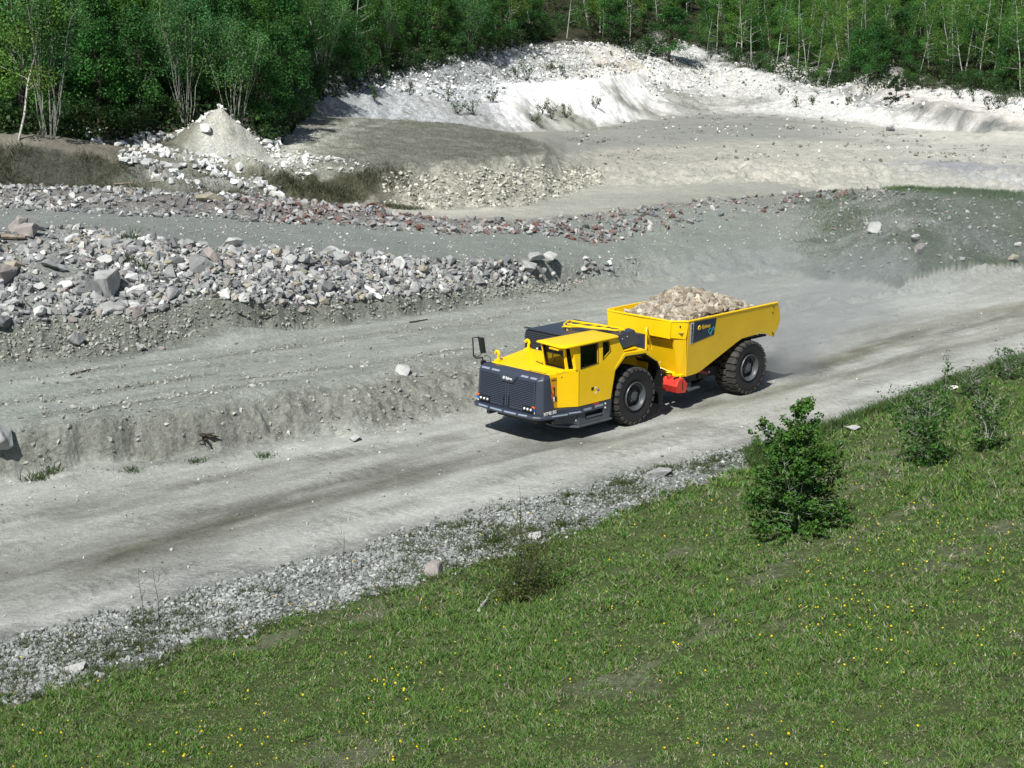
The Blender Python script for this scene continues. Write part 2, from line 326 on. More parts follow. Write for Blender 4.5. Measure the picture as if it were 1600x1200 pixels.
# ------------------------------------------------------------------ the terrain sheet
def lerp_tab(tab, x):
    xs = [a[0] for a in tab]; return np.stack([np.interp(x, xs, [a[1][c] for a in tab]) for c in range(4)], -1)
ROADC = (.41,.425,.40,.12)
PIT_ = [(880,(.52,.52,.45,.2)),(1000,(.50,.51,.45,.12)),(1200,(.50,.51,.45,.1)),(1450,(.55,.55,.49,.08)),(1600,(.56,.56,.50,.08))]
ZC = {
 0:[(0,(.11,.15,.050,.6))], 1:[(0,(.11,.15,.055,.6))],
 2:[(0,(.40,.42,.41,.9)),(1200,(.42,.44,.42,.8)),(1600,(.40,.42,.40,.5))],
 3:[(0,ROADC),(1600,(.46,.47,.44,.08))],
 4:[(0,(.34,.35,.315,.6)),(740,(.33,.34,.305,.5)),(850,ROADC),(1600,ROADC)],
 5:[(0,(.37,.40,.37,.15)),(800,(.38,.40,.37,.1)),(1600,(.45,.46,.43,.1))],
 6:[(0,(.26,.275,.24,.6)),(800,(.28,.295,.26,.5)),(1200,(.40,.42,.39,.15)),(1350,(.23,.26,.22,.6)),(1600,(.20,.235,.18,.6))],
 7:[(0,(.40,.42,.41,.9)),(800,(.38,.40,.38,.8)),(1000,(.34,.36,.34,.3)),(1220,(.30,.33,.31,.3)),(1300,(.22,.25,.215,.5)),(1420,(.26,.285,.26,.8)),(1600,(.21,.24,.205,.9))],
 8:[(0,(.28,.30,.29,.25)),(400,(.27,.29,.28,.15)),(1000,(.26,.285,.265,.12)),(1300,(.26,.28,.26,.15)),(1400,(.25,.27,.24,.7)),(1470,(.23,.27,.23,.9)),(1600,(.17,.22,.14,.8))],
 9:[(0,(.36,.35,.34,.9)),(400,(.34,.32,.31,.8)),(800,(.33,.32,.31,.7)),(1000,(.36,.36,.33,.5)),(1390,(.34,.34,.32,.6)),(1410,(.12,.17,.08,.6)),(1600,(.12,.17,.08,.6))],
 10:[(0,(.20,.21,.17,.6)),(300,(.22,.23,.19,.6)),(550,(.38,.38,.33,.4)),(650,(.54,.53,.47,.2)),(880,(.47,.47,.42,.3)),(1600,(.42,.42,.37,.2))],
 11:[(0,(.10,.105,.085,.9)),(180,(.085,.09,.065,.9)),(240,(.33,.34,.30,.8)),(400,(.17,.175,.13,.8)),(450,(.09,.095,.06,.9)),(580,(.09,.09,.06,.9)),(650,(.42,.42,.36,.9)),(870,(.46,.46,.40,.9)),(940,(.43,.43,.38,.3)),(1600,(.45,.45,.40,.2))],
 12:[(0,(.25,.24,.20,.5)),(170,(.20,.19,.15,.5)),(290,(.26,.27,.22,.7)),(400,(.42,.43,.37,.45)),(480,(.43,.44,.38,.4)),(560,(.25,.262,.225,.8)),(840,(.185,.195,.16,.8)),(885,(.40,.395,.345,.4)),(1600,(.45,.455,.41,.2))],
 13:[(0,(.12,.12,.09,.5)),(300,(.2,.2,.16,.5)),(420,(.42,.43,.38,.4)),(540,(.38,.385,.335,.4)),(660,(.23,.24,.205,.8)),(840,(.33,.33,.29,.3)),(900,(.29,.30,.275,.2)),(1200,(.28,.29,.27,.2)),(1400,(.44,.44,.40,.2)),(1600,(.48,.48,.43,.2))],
 14:[(0,(.05,.05,.03,.5)),(400,(.15,.15,.12,.5)),(450,(.40,.42,.40,.9)),(520,(.50,.53,.55,.9)),(760,(.60,.62,.64,.8)),(820,(.88,.89,.88,.1)),(1000,(.88,.88,.86,.1)),(1060,(.60,.60,.57,.5)),(1250,(.72,.73,.71,.7)),(1420,(.80,.80,.78,.6)),(1600,(.5,.5,.46,.3))],
 15:[(0,(.05,.05,.03,.5)),(430,(.3,.31,.3,.6)),(520,(.55,.58,.6,.9)),(800,(.85,.86,.87,.2)),(1000,(.85,.86,.85,.2)),(1600,(.62,.60,.55,.3))],
 16:[(0,(.05,.05,.03,.5)),(430,(.1,.1,.08,.6)),(520,(.32,.34,.35,.95)),(700,(.46,.48,.50,.9)),(790,(.60,.62,.63,.7)),(930,(.62,.61,.57,.6)),(1000,(.66,.65,.61,.5)),(1100,(.62,.64,.64,.6)),(1250,(.74,.73,.71,.5)),(1600,(.76,.76,.75,.5))],
 17:[(0,(.04,.04,.025,.5)),(1600,(.05,.05,.03,.5))],
}
ZC[18] = ZC[17]; ZC[19] = ZC[17]; ZC[20] = ZC[17]
def seg_dist(X, Y, pts):
    best = np.full(X.shape, 1e9)
    for (a, b) in zip(pts[:-1], pts[1:]):
        vx, vy = b[0]-a[0], b[1]-a[1]; q = max(vx*vx+vy*vy, 1e-6)
        s = np.clip(((X-a[0])*vx+(Y-a[1])*vy)/q, 0, 1)
        best = np.minimum(best, np.hypot(X-a[0]-s*vx, Y-a[1]-s*vy))
    return best
# strokes of another soil colour: photo points, half width (m), colour, strength, softness
TREADS = [([(-40,1000),(150,960),(330,905),(520,850)],.42),([(-40,962),(150,918),(330,868),(560,800)],.42),([(-40,868),(150,835),(330,790),(560,740),(720,705)],.42),([(-40,820),(200,778),(420,728),(620,695)],.42),
 ([(600,800),(800,742),(1000,702),(1150,668)],.42),([(1060,625),(1250,585),(1450,530),(1620,487)],.42),([(1200,640),(1400,590),(1620,525)],.42),([(0,613),(200,590),(400,562),(600,535),(740,515)],.36),([(0,655),(150,640),(330,612),(500,585),(680,556)],.36)]
STROKES = [
 ([(-20,634),(110,620),(240,600),(330,586)], .22, (.20,.205,.17), .75),
 ([(60,652),(200,632),(330,610),(440,595)], .22, (.21,.215,.18), .7),
 ([(380,594),(520,575),(640,560),(730,545)], .25, (.20,.205,.17), .7),
 ([(0,596),(150,578),(330,560),(470,540)], .18, (.24,.245,.21), .6),
 ([(430,545),(600,522),(740,505),(840,480)], .3, (.24,.245,.215), .6),
 ([(-40,915),(130,885),(300,835),(480,780),(640,740)], 1.2, (.13,.13,.10), .85),
 ([(120,800),(260,770),(420,735),(560,705),(700,690)], .8, (.15,.15,.125), .7),
 ([(300,810),(560,760),(760,720),(900,690)], .6, (.17,.17,.15), .65),
 ([(-40,960),(150,930),(330,880)], .6, (.24,.25,.23), .5),
 ([(650,725),(800,700),(960,690),(1080,665)], .8, (.17,.17,.145), .65),
 ([(1060,640),(1180,620),(1350,580),(1500,535),(1640,500)], .8, (.19,.19,.15), .7),
 ([(1280,570),(1420,525),(1640,475)], 1.0, (.15,.145,.10), .75),
 ([(1330,520),(1450,500),(1640,470)], .6, (.26,.25,.2), .5),
 ([(-40,985),(200,930),(400,870),(600,815),(800,765),(1100,690),(1300,640),(1640,540)], .8, (.56,.57,.56), .6),
 ([(-40,775),(200,745),(420,712),(640,690)], .8, (.54,.56,.54), .5),
 ([(1230,540),(1330,480),(1500,460)], 2.0, (.56,.58,.57), .45),
 ([(0,605),(200,585),(400,560),(600,530)], .35, (.46,.48,.45), .5),
 ([(0,640),(240,610),(480,575),(700,540)], .3, (.44,.46,.43), .5),
 ([(0,590),(250,565),(500,540)], .4, (.30,.31,.28), .4),
 ([(690,165),(720,180),(760,190)], 2.0, (.25,.25,.2), .5),
 ([(875,175),(900,190),(925,198)], 2.6, (.22,.23,.19), .95),
 ([(970,155),(1000,170),(1020,180)], 2.6, (.26,.265,.23), .95),
 ([(1040,140),(1060,150),(1080,168)], 3.6, (.28,.29,.26), .95),
 ([(1090,152),(1130,158),(1170,160)], 3.6, (.30,.31,.28), .9),
 ([(840,190),(870,180),(900,196)], 2.6, (.20,.205,.17), .9),
 ([(1110,82),(1200,110),(1330,140),(1420,163),(1540,192),(1620,208)], 1.9, (.15,.16,.155), .85),
 ([(1180,92),(1260,110),(1400,140),(1500,165),(1620,190)], 2.2, (.74,.70,.64), .6),
 ([(950,105),(970,100),(1010,105)], 2.5, (.70,.62,.48), .55),
 ([(1480,258),(1560,262),(1640,272)], 4.5, (.27,.285,.32), .85),
 ([(1530,275),(1600,285)], 2.0, (.52,.54,.54), .7),
 ([(640,325),(720,330),(790,326)], 1.3, (.66,.64,.56), .7),
 ([(880,290),(960,300),(1060,285),(1200,275)], 2.0, (.60,.60,.52), .5),
 ([(1310,176),(1380,190)], 1.5, (.75,.76,.74), .5),
 ([(1200,185),(1240,190),(1290,196),(1340,200)], 1.0, (.24,.25,.20), .5),
 ([(430,175),(470,160),(520,120),(600,95),(700,85)], 3.2, (.16,.17,.15), .6),
 ([(1365,330),(1420,355),(1470,375)], 1.0, (.48,.50,.48), .5),
 ([(440,252),(462,225),(505,203),(570,188)], .5, (.56,.57,.52), .7),
 ([(470,255),(492,228),(540,205),(600,192)], .5, (.53,.54,.49), .6),
 ([(455,254),(477,226),(520,204)], .3, (.22,.22,.18), .6),
 ([(330,222),(360,226),(395,236)], 2.2, (.62,.63,.60), .9),
 ([(350,190),(360,205),(395,228)], 1.2, (.62,.61,.54), .7),
 ([(240,240),(320,246),(430,246)], .9, (.55,.56,.52), .7),
 ([(260,268),(330,280),(390,290)], .7, (.52,.54,.52), .6),
]
def terrain():
    th = np.concatenate([np.linspace(-1.15, -.43, 60, endpoint=False), np.linspace(-.43, .43, 1000), np.linspace(.43, 1.15, 61)[1:]])
    ds = [1.5]
    while ds[-1] < 1000:
        d = ds[-1]
        st = 1.5 if d < 15 else .3 if d < 18 else max(.10 if d < 26 else .07, min(.30, d*d/1536/14*.9)) if d < 230 else 1.0 if d < 260 else 12.
        ds.append(d+st)
    ds = np.array(ds); nd, nth = len(ds), len(th)
    TH, DD = np.meshgrid(th, ds); X = (np.sin(TH)*DD).ravel(); Y = (np.cos(TH)*DD).ravel()
    Z = height(X, Y)
    _, dist, k, t, _z = line_params(X+fbm(X*.9, Y*.9, 11, 3)*.16, Y+fbm(X*.9, Y*.9, 12, 3)*.16)
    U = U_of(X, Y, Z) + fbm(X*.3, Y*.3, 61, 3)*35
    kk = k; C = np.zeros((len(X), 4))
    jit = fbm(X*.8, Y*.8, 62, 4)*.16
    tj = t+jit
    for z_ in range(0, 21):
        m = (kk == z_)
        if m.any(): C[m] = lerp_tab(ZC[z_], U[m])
    # soften zone borders with noise
    for z_ in range(2, 18):
        m = (kk == z_)
        if not m.any(): continue
        a = np.clip(.5-tj[m]/.24, 0, 1)[:, None]*.9; b = np.clip(.5-(1-tj[m])/.24, 0, 1)[:, None]*.9
        Cm = C[m]; Cm = Cm*(1-a)+lerp_tab(ZC[z_-1], U[m])*a; Cm = Cm*(1-b)+lerp_tab(ZC[z_+1], U[m])*b; C[m] = Cm
    al = X*EX+Y*EY; ac = -X*EY+Y*EX
    for pts, hw, c, s in STROKES:
        P = [at(*p) for p in pts]
        xs = [p.x for p in P]; ys = [p.y for p in P]
        m = (X > min(xs)-4*hw) & (X < max(xs)+4*hw) & (Y > min(ys)-4*hw) & (Y < max(ys)+4*hw)
        if not m.any(): continue
        Xm, Ym = X[m], Y[m]
        dd = seg_dist(Xm, Ym, [(p.x, p.y) for p in P])
        n = fbm(al[m]*.35, ac[m]*1.3, 71, 4) if P[0].y < 75 and hw < 3 else fbm(Xm*.4, Ym*.4, 72, 4)
        w = (1-ss(hw*.35, hw*1.5, dd+n*hw*1.1))*s*np.clip(.75+n*1.1, 0, 1.2)
        C[m, :3] = C[m, :3]*(1-w[:, None])+np.array(c)*w[:, None]
    # broad mottling, streaks along the haul road
    mt = 1+.10*fbm(X*.22, Y*.22, 63, 4)+.08*fbm(X*1.3, Y*1.3, 64, 4)
    rd = (k == 3) | (k == 5)
    C[k == 5, 3] += .15
    mt = mt+np.where(rd, .24*fbm(al*.14, ac*1.3, 65, 5, .62)+.12*fbm(al*.8, ac*4.5, 66, 4)+.07*fbm(X*4, Y*4, 661, 3), 0)
    pl = (k == 12) & (U > 380) & (U < 880)
    mt = mt+np.where(pl, .35*fbm(X*.7, Y*.7, 168, 5, .6), 0)
    be = (k == 8) | (k == 13) | (k == 12)
    mt = mt+np.where(be, .10*fbm(X*.12, Y*.7, 67, 5), 0)
    rgh = np.isin(k, (4, 6, 7, 11, 14, 16, 9))
    mt = mt*np.where(rgh, 1+.34*fbm(X*3, Y*3, 68, 4)*np.clip(C[:, 3]*1.3, .2, 1), 1)
    # weeds and debris speckle on the white slopes
    wsl = np.isin(k, (14, 15, 16)) & (U > 420)
    spk = ss(.35, .6, fbm(X*.9, Y*.9, 69, 4))*wsl*np.clip(C[:, 3], .15, 1)
    C[:, :3] = C[:, :3]*mt[:, None]
    C[:, :3] = C[:, :3]*(1-.65*spk[:, None])+np.array((.16,.18,.14))*.65*spk[:, None]
    # pit floor: sparse dark tufts
    fl = ((k == 12) | (k == 13)) & (U > 900)
    s2 = ss(.42, .55, fbm(X*.5, Y*.9, 73, 4))*fl*.45
    C[:, :3] = C[:, :3]*(1-s2[:, None])+np.array((.22,.22,.18))*s2[:, None]
    # green growth in patches over the right-hand mound
    gm = np.isin(k, (6, 7, 8, 9)) & (U > 1255)
    pat = ss(-.12, .30, fbm(X*.35, Y*.35, 97, 4)+.35*fbm(X*1.6, Y*1.6, 971, 3))*gm*np.clip((U-1255)/90, 0, 1)
    C[:, :3] = C[:, :3]*(1-.75*pat[:, None])+np.array((.095,.140,.078))*.75*pat[:, None]
    # tyre prints pressed into the road: bars across the tracks
    for pts, hw in TREADS:
        P = [at(*p) for p in pts]; xs = [p.x for p in P]; ys = [p.y for p in P]
        m = (X > min(xs)-2) & (X < max(xs)+2) & (Y > min(ys)-2) & (Y < max(ys)+2)
        dd = seg_dist(X[m], Y[m], [(p.x, p.y) for p in P]); w = (1-ss(hw*.8, hw*1.1, dd))*ss(-.1, .35, fbm(X[m]*.5, Y[m]*.5, 77, 3))
        bars = ss(.1, .6, np.sin(2*np.pi*(al[m]/.42+.35*dd/hw+.25*fbm(X[m]*1.5, Y[m]*1.5, 78, 2))))
        C[m, :3] *= (1-.17*w*bars)[:, None]; C[m, 3] += .15*w
        Z[m] -= .013*w*bars
    # grass field: dry straw, bare and lush patches
    gr = (k <= 1) & True
    a1 = fbm(al*.25, ac*.7, 81, 4); a2 = fbm(X*.8, Y*.8, 82, 4)
    dry = ss(.15, .6, a1+.6*a2)*gr
    C[:, :3] = C[:, :3]*(1-dry[:, None]*.5)+np.array((.25,.26,.19))*.5*dry[:, None]
    cool = (k >= 2) & (k <= 10)
    C[cool, :3] *= np.array((.85,.862,.848))
    C[:, :3] = np.clip(C[:, :3], .015, .93)
    i = np.arange((nd-1)*nth).reshape(nd-1, nth)[:, :-1].ravel()
    F = np.stack([i, i+1, i+1+nth, i+nth], -1)
    o = npmesh("quarry_terrain", np.stack([X, Y, Z], -1), F, M['ground'], C, smooth=True)
    tag(o, kind='structure')
    return o
terrain()
# ------------------------------------------------------------------ solid-building helpers (all in the parent's own coordinates)
class MB:
    """collects solids in one mesh"""
    def __init__(s): s.bm = bmesh.new()
    def hexa(s, p):
        """8 corners: bottom 4 counter-clockwise, top 4"""
        v = [s.bm.verts.new(q) for q in p]
        for f in ((3,2,1,0),(4,5,6,7),(0,1,5,4),(1,2,6,5),(2,3,7,6),(3,0,4,7)): s.bm.faces.new([v[i] for i in f])
        return v
    def box(s, x0, x1, y0, y1, z0, z1):
        return s.hexa([(x0,y0,z0),(x1,y0,z0),(x1,y1,z0),(x0,y1,z0),(x0,y0,z1),(x1,y0,z1),(x1,y1,z1),(x0,y1,z1)])
    def loft(s, rings, closed=True, caps=True):
        vr = [[s.bm.verts.new(p) for p in r] for r in rings]
        n = len(rings[0])
        for a, b in zip(vr[:-1], vr[1:]):
            for i in range(n if closed else n-1):
                j = (i+1) % n
                try: s.bm.faces.new((a[i], a[j], b[j], b[i]))
                except ValueError: pass
        if caps and closed:
            for r, rev in ((vr[0], True), (vr[-1], False)):
                s.bm.faces.new(list(reversed(r)) if rev else r)
    def plate(s, outer, holes, fn, thick):
        """polygon (2D) with holes, placed in 3D by fn(a,b), given thickness vector"""
        th = Vector(thick); loops = [outer]+list(holes)
        tri = tessellate_polygon([[Vector((a, b, 0)) for a, b in l] for l in loops])
        flat = [p for l in loops for p in l]
        A = [s.bm.verts.new(Vector(fn(*p))) for p in flat]; B = [s.bm.verts.new(Vector(fn(*p))+th) for p in flat]
        for t in tri:
            try:
                s.bm.faces.new([A[i] for i in t]); s.bm.faces.new([B[i] for i in reversed(t)])
            except ValueError: pass
        o = 0
        for l in loops:
            n = len(l)
            for i in range(n):
                j = (i+1) % n
                try: s.bm.faces.new((A[o+i], A[o+j], B[o+j], B[o+i]))
                except ValueError: pass
            o += n
    def quad(s, a, b, c, d):
        s.bm.faces.new([s.bm.verts.new(p) for p in (a, b, c, d)])
    def tube(s, pts, r, seg=8, closed=False):
        pts = [Vector(p) for p in pts]; n = len(pts); rings = []
        up = Vector((0, 0, 1)); prev = None
        rr = r if isinstance(r, (list, tuple)) else [r]*n
        for i, p in enumerate(pts):
            a = pts[(i-1) % n] if (closed or i > 0) else p; b = pts[(i+1) % n] if (closed or i < n-1) else p
            d = (b-a).normalized()
            if prev is None:
                u = d.cross(up) if abs(d.z) < .95 else d.cross(Vector((1, 0, 0)))
                u.normalize()
            else:
                u = (prev-d*prev.dot(d)).normalized()
            w = d.cross(u); prev = u
            rings.append([p+(u*math.cos(t)+w*math.sin(t))*rr[i] for t in [2*math.pi*k/seg for k in range(seg)]])
        if closed: rings.append(rings[0]); s.loft(rings, caps=False)
        else: s.loft(rings)
    def lathe(s, prof, c=(0,0,0), seg=40, axis='Y'):
        """prof: (radius, offset along the axis)"""
        rings = []
        for r, h in prof:
            ring = []
            for k in range(seg):
                t = 2*math.pi*k/seg
                if axis == 'Y': ring.append((c[0]+r*math.cos(t), c[1]+h, c[2]+r*math.sin(t)))
                elif axis == 'X': ring.append((c[0]+h, c[1]+r*math.cos(t), c[2]+r*math.sin(t)))
                else: ring.append((c[0]+r*math.cos(t), c[1]+r*math.sin(t), c[2]+h))
            rings.append(ring)
        s.loft(rings)
    def build(s, name, m, parent=None, bevel=0.0, smooth=False, loc=None, split=False):
        bm = s.bm
        if split:
            bm.verts.ensure_lookup_table(); seen = set(); out = None
            for v0 in bm.verts:
                if v0 in seen: continue
                st = [v0]; isl = []; seen.add(v0)
                while st:
                    v = st.pop(); isl.append(v)
                    for e in v.link_edges:
                        w = e.other_vert(v)
                        if w not in seen: seen.add(w); st.append(w)
                q = MB(); mp = {v: q.bm.verts.new(v.co) for v in isl}
                for f in {f for v in isl for f in v.link_faces}: q.bm.faces.new([mp[v] for v in f.verts])
                out = q.build(name, m, parent, bevel, smooth)
            bm.free(); return out
        bmesh.ops.remove_doubles(bm, verts=bm.verts, dist=.0004)
        bmesh.ops.recalc_face_normals(bm, faces=bm.faces)
        if bevel:
            es = [e for e in bm.edges if len(e.link_faces) == 2 and e.calc_face_angle(0) > .45]
            if es: bmesh.ops.bevel(bm, geom=es, offset=bevel, segments=2, profile=.6, affect='EDGES', clamp_overlap=True)
        me = bpy.data.meshes.new(name); bm.to_mesh(me); bm.free()
        for p in me.polygons: p.use_smooth = bool(smooth)
        if smooth and hasattr(me, 'set_sharp_from_angle'): me.set_sharp_from_angle(angle=R_(35))
        for mm in (m if isinstance(m, (list, tuple)) else [m]): me.materials.append(mm)
        o = bpy.data.objects.new(name, me)
        if loc: o.location = loc
        return link(o, parent)
def text_part(name, s, size, loc, xdir, ydir, m, parent, bold=.0, squash=1.0, spacing=1.0):
    cu = bpy.data.curves.new(name, 'FONT'); cu.body = s; cu.size = size; cu.extrude = .002; cu.offset = bold; cu.align_x = 'CENTER'; cu.align_y = 'CENTER'
    cu.space_character = spacing; cu.resolution_u = 3
    t = bpy.data.objects.new(name, cu); COL.objects.link(t); bpy.context.view_layer.update()
    me = bpy.data.meshes.new_from_object(t.evaluated_get(bpy.context.evaluated_depsgraph_get()))
    bpy.data.objects.remove(t); bpy.data.curves.remove(cu)
    X = Vector(xdir).normalized(); Y = Vector(ydir); Y = (Y-X*Y.dot(X)).normalized(); N = X.cross(Y)
    for v in me.vertices:
        c = v.co.copy(); v.co = Vector(loc)+X*(c.x*squash)+Y*c.y+N*(c.z+.003)
    me.materials.clear(); me.materials.append(m); me.name = name
    o = bpy.data.objects.new(name, me); return link(o, parent)
def ring_pts(c, r, xd, yd, n=6, a0=0):
    xd, yd = Vector(xd), Vector(yd); c = Vector(c)
    return [c+xd*(r*math.cos(a0+2*math.pi*k/n))+yd*(r*math.sin(a0+2*math.pi*k/n)) for k in range(n)]

# ------------------------------------------------------------------ truck materials
M['yellow'] = dusty_paint('yellow_paint', (.95,.60,.002), .34, amount=.10)
M['gray'] = dusty_paint('dark_grey_paint', (.034,.045,.070), .36, amount=.20, top=.9)
M['black'] = mat('black_steel', (.012,.013,.015), .5, noise=(4, .7, 1.4))
M['rubber'] = dusty_paint('tyre_rubber', (.007,.007,.009), .6, dust=(.20,.195,.175), amount=.05, top=.5)
M['tread'] = mat('dusty_tread', (.050,.048,.045), .8, noise=(6, .3, 1.5))
M['rim'] = dusty_paint('rim_grey', (.036,.043,.056), .42, amount=.12, top=.6)
M['glass'] = mat('dark_glass', (.006,.008,.010), .06, spec=.7)
M['silver'] = mat('mirror_silver', (.5,.52,.55), .12, metal=1.0)
M['reflect'] = mat('reflective_strip', (.34,.40,.52), .35, metal=.3)
M['lamp'] = mat('lamp_lens', (.75,.78,.80), .15)
M['orange'] = mat('orange_lens', (.75,.13,.02), .3)
M['red'] = mat('red_paint', (.62,.045,.03), .45, noise=(3, .8, 1.15))
M['darkred'] = mat('dark_red_valve', (.25,.02,.015), .4)
M['white'] = mat('white_print', (.8,.8,.78), .5)
M['navy'] = mat('navy_print', (.003,.022,.060), .35)
M['cyan'] = mat('cyan_print', (.05,.45,.50), .4)
M['yprint'] = mat('yellow_print', (.85,.55,.02), .45)
M['blue'] = mat('blue_print', (.02,.12,.5), .4)
M['purple'] = mat('pink_print', (.35,.06,.22), .5)
M['shade'] = mat('cab_interior', (.03,.03,.032), .8)
M['orange_panel'] = mat('orange_yellow_panel', (.75,.36,.01), .45, noise=(6, .8, 1.1))
M['seat'] = mat('seat_cloth', (.02,.03,.03), .9)

def truck():
    T = empty('dump_truck', (2.673, 45.75, 0), R_(224.08))
    tag(T, 'yellow and dark grey low-profile mining dump truck driving on the pale gravel road', 'dump truck')
    Y, G, K = M['yellow'], M['gray'], M['black']
    # ---------------- wheels
    R, WT = .90, .74
    def tyre_mesh(side):
        b = MB(); n = 56
        prof = [(.44,.0),(.46,-.02),(.52,.01),(.62,.045),(.72,.05),(.79,.035),(.835,0.0),(.85,-.06),(.855,-.37),(.85,-.68),(.835,-.74),(.79,-.775),(.72,-.79),(.6,-.785),(.46,-.74)]
        pr = [(r, side*h) for r, h in prof]
        b.loft([[(r*math.cos(2*math.pi*k/n), h, r*math.sin(2*math.pi*k/n)) for k in range(n)] for r, h in pr], caps=False)
        return b
    def lugs(side):
        b = MB(); nl = 24
        for half in (0, 1):
            for k in range(nl):
                t0 = 2*math.pi*(k+(.5 if half else 0))/nl; w = 2*math.pi/nl*.36
                # blocks: shoulder wide block down the sidewall, then a narrower arm to the middle
                def P(t, r, h): return (r*math.cos(t), side*h, r*math.sin(t))
                def blk(ha, hb, ta, tb, ra, rb, ri=.835):
                    b.hexa([P(ta,ri,ha),P(tb,ri,ha),P(tb,ri,hb),P(ta,ri,hb),P(ta,ra,ha),P(tb,ra,ha),P(tb,rb,hb),P(ta,rb,hb)])
                if half == 0:
                    blk(.028, -.25, t0-w, t0+w, .872, .902); blk(-.255, -.40, t0-w*.2, t0+w*1.7, .902, .905)
                    b.hexa([P(t0-w*.7,.775,.03),P(t0+w*.7,.775,.03),P(t0+w*.7,.785,.062),P(t0-w*.7,.785,.062),P(t0-w,.868,-.03),P(t0+w,.868,-.03),P(t0+w,.874,.035),P(t0-w,.874,.035)])
                else:
                    blk(-.49, -.77, t0-w, t0+w, .902, .872); blk(-.36, -.485, t0-w*1.7, t0+w*.2, .905, .902)
        return b
    def rim(side):
        b = MB()
        b.lathe([(.43,-.55),(.43,-.02),(.445,.02),(.43,.045),(.405,.03),(.385,-.01),(.37,-.06),(.34,-.075),(.325,-.12),(.31,-.20),(.29,-.215),(.20,-.215)], seg=48)
        if side < 0:
            for v in b.bm.verts: v.co.y *= -1
        return b
    def hub(side):
        b = MB(); b.lathe([(.21,-.30),(.21,-.12),(.19,-.09),(.15,-.075),(.14,-.03),(.10,-.02),(.02,-.018)], seg=32)
        for k in range(5):
            a = 2*math.pi*k/5+.3; b.lathe([(.035,-.10),(.035,-.055),(.02,-.045)], c=(.165*math.cos(a),0,.165*math.sin(a)), seg=10)
        for k in range(20):
            a = 2*math.pi*k/20; b.lathe([(.013,-.22),(.013,-.19)], c=(.255*math.cos(a),0,.255*math.sin(a)), seg=6)
        if side < 0:
            for v in b.bm.verts: v.co.y *= -1
        return b
    for side in (1, -1):
        first = None
        for x in (0.0, -5.57):
            if first is None:
                h = hub(side).build('wheel', M['rim'], T, smooth=True); first = h
                ty = tyre_mesh(side).build('tyre', M['rubber'], h, smooth=True)
                lg = lugs(side).build('tread', M['tread'], h, bevel=.006)
                rm = rim(side).build('rim', M['rim'], h, smooth=True)
            else:
                h = copy_tree(first, T); h.rotation_euler = (0, .13, 0)
            h.location = (x, side*1.46, R)
    # ---------------- bumper and skirt
    b = MB()
    path = [(1.75,-1.40,.84),(3.55,-1.44,.87),(3.86,-1.38,.885),(4.0,-1.22,.89),(4.06,-.6,.89),(4.07,0,.89),(4.04,.6,.88),(3.96,1.12,.87),(3.84,1.28,.865),(3.6,1.38,.86),(2.3,1.50,.84)]
    b.tube(path, .062, 10)
    inner = [(1.75,-1.3),(3.5,-1.3),(3.85,-1.2),(3.95,0),(3.85,1.15),(3.5,1.28),(2.3,1.4)]
    rings = []
    for z, o in ((.90, .0), (.82, .02)):
        rings.append([(x+(.05 if x > 3.4 else 0)*1, y*1.03, z) for x, y in inner])
    b.loft(rings)
    # lower apron going under
    bump_o = b.build('front_bumper', G, T, bevel=.01, smooth=True)
    b = MB()
    def strip(b_, p0, p1, w, n, up=(0,0,1)):
        p0, p1, n, up = Vector(p0), Vector(p1), Vector(n), Vector(up); o = n*.004
        b_.hexa([p0-up*w, p1-up*w, p1-up*w+o, p0-up*w+o, p0+up*w, p1+up*w, p1+up*w+o, p0+up*w+o])
    for a, c in (((4.075,-1.03),(4.11,-.62)),((4.115,-.5),(4.135,.0)),((4.132,.1),(4.105,.55)),((4.095,.65),(4.05,.95))):
        b.tube([(a[0]-.012,a[1],.915),(c[0]-.012,c[1],.915)], .03, 6)
    for a, c in (((3.52,1.39),(2.95,1.455)),((2.88,1.462),(2.45,1.51))): b.tube([(a[0],a[1]+.03,.885),(c[0],c[1]+.03,.865)], .026, 6)
    b.build('reflector', M['reflect'], bump_o, split=True)
    # rocker skirt
    b = MB()
    b.plate([(1.15,.46),(2.46,.46),(2.46,1.02),(1.08,1.02)], [[(1.42,.58),(2.2,.58),(2.2,.80),(1.42,.80)]], lambda x, z: (x, 1.49, z), (0,-.14,0))
    b.loft([[(2.46,1.49,.46),(3.08,1.02,.50),(3.02,.90,.50),(2.46,1.35,.46)],[(2.46,1.49,.82),(3.12,1.22,.82),(3.06,1.08,.82),(2.46,1.35,.82)]])
    b.loft([[(2.46,1.49,.82),(3.3,1.30,.86),(3.3,1.2,.86),(2.46,1.35,.82)],[(2.46,1.49,1.02),(3.3,1.30,1.04),(3.3,1.2,1.04),(2.46,1.35,1.02)]])
    b.box(1.42,2.2,1.22,1.30,.55,.85)
    b.loft([[(1.10,1.54,.40),(2.52,1.54,.40),(3.02,1.10,.43),(3.02,.7,.43),(1.10,1.1,.40)],[(1.10,1.54,.46),(2.52,1.54,.46),(3.02,1.10,.49),(3.02,.7,.49),(1.10,1.1,.46)]])
    b.box(1.10,3.4,-1.42,-1.30,.45,1.02)
    sk = b.build('side_skirt', G, T, bevel=.012)
    b = MB(); b.loft([[(1.45,1.32,.60),(2.17,1.32,.60),(2.17,1.50,.60),(1.45,1.50,.60)],[(1.45,1.32,.655),(2.17,1.32,.655),(2.17,1.50,.655),(1.45,1.50,.655)]])
    b.build('step', M['gray'], sk, bevel=.01)
    b = MB()
    for p0, p1 in (((1.95,1.492,.885),(2.28,1.492,.885)),((1.45,1.492,.905),(1.80,1.492,.905))): strip(b, p0, p1, .035, (0,1,0))
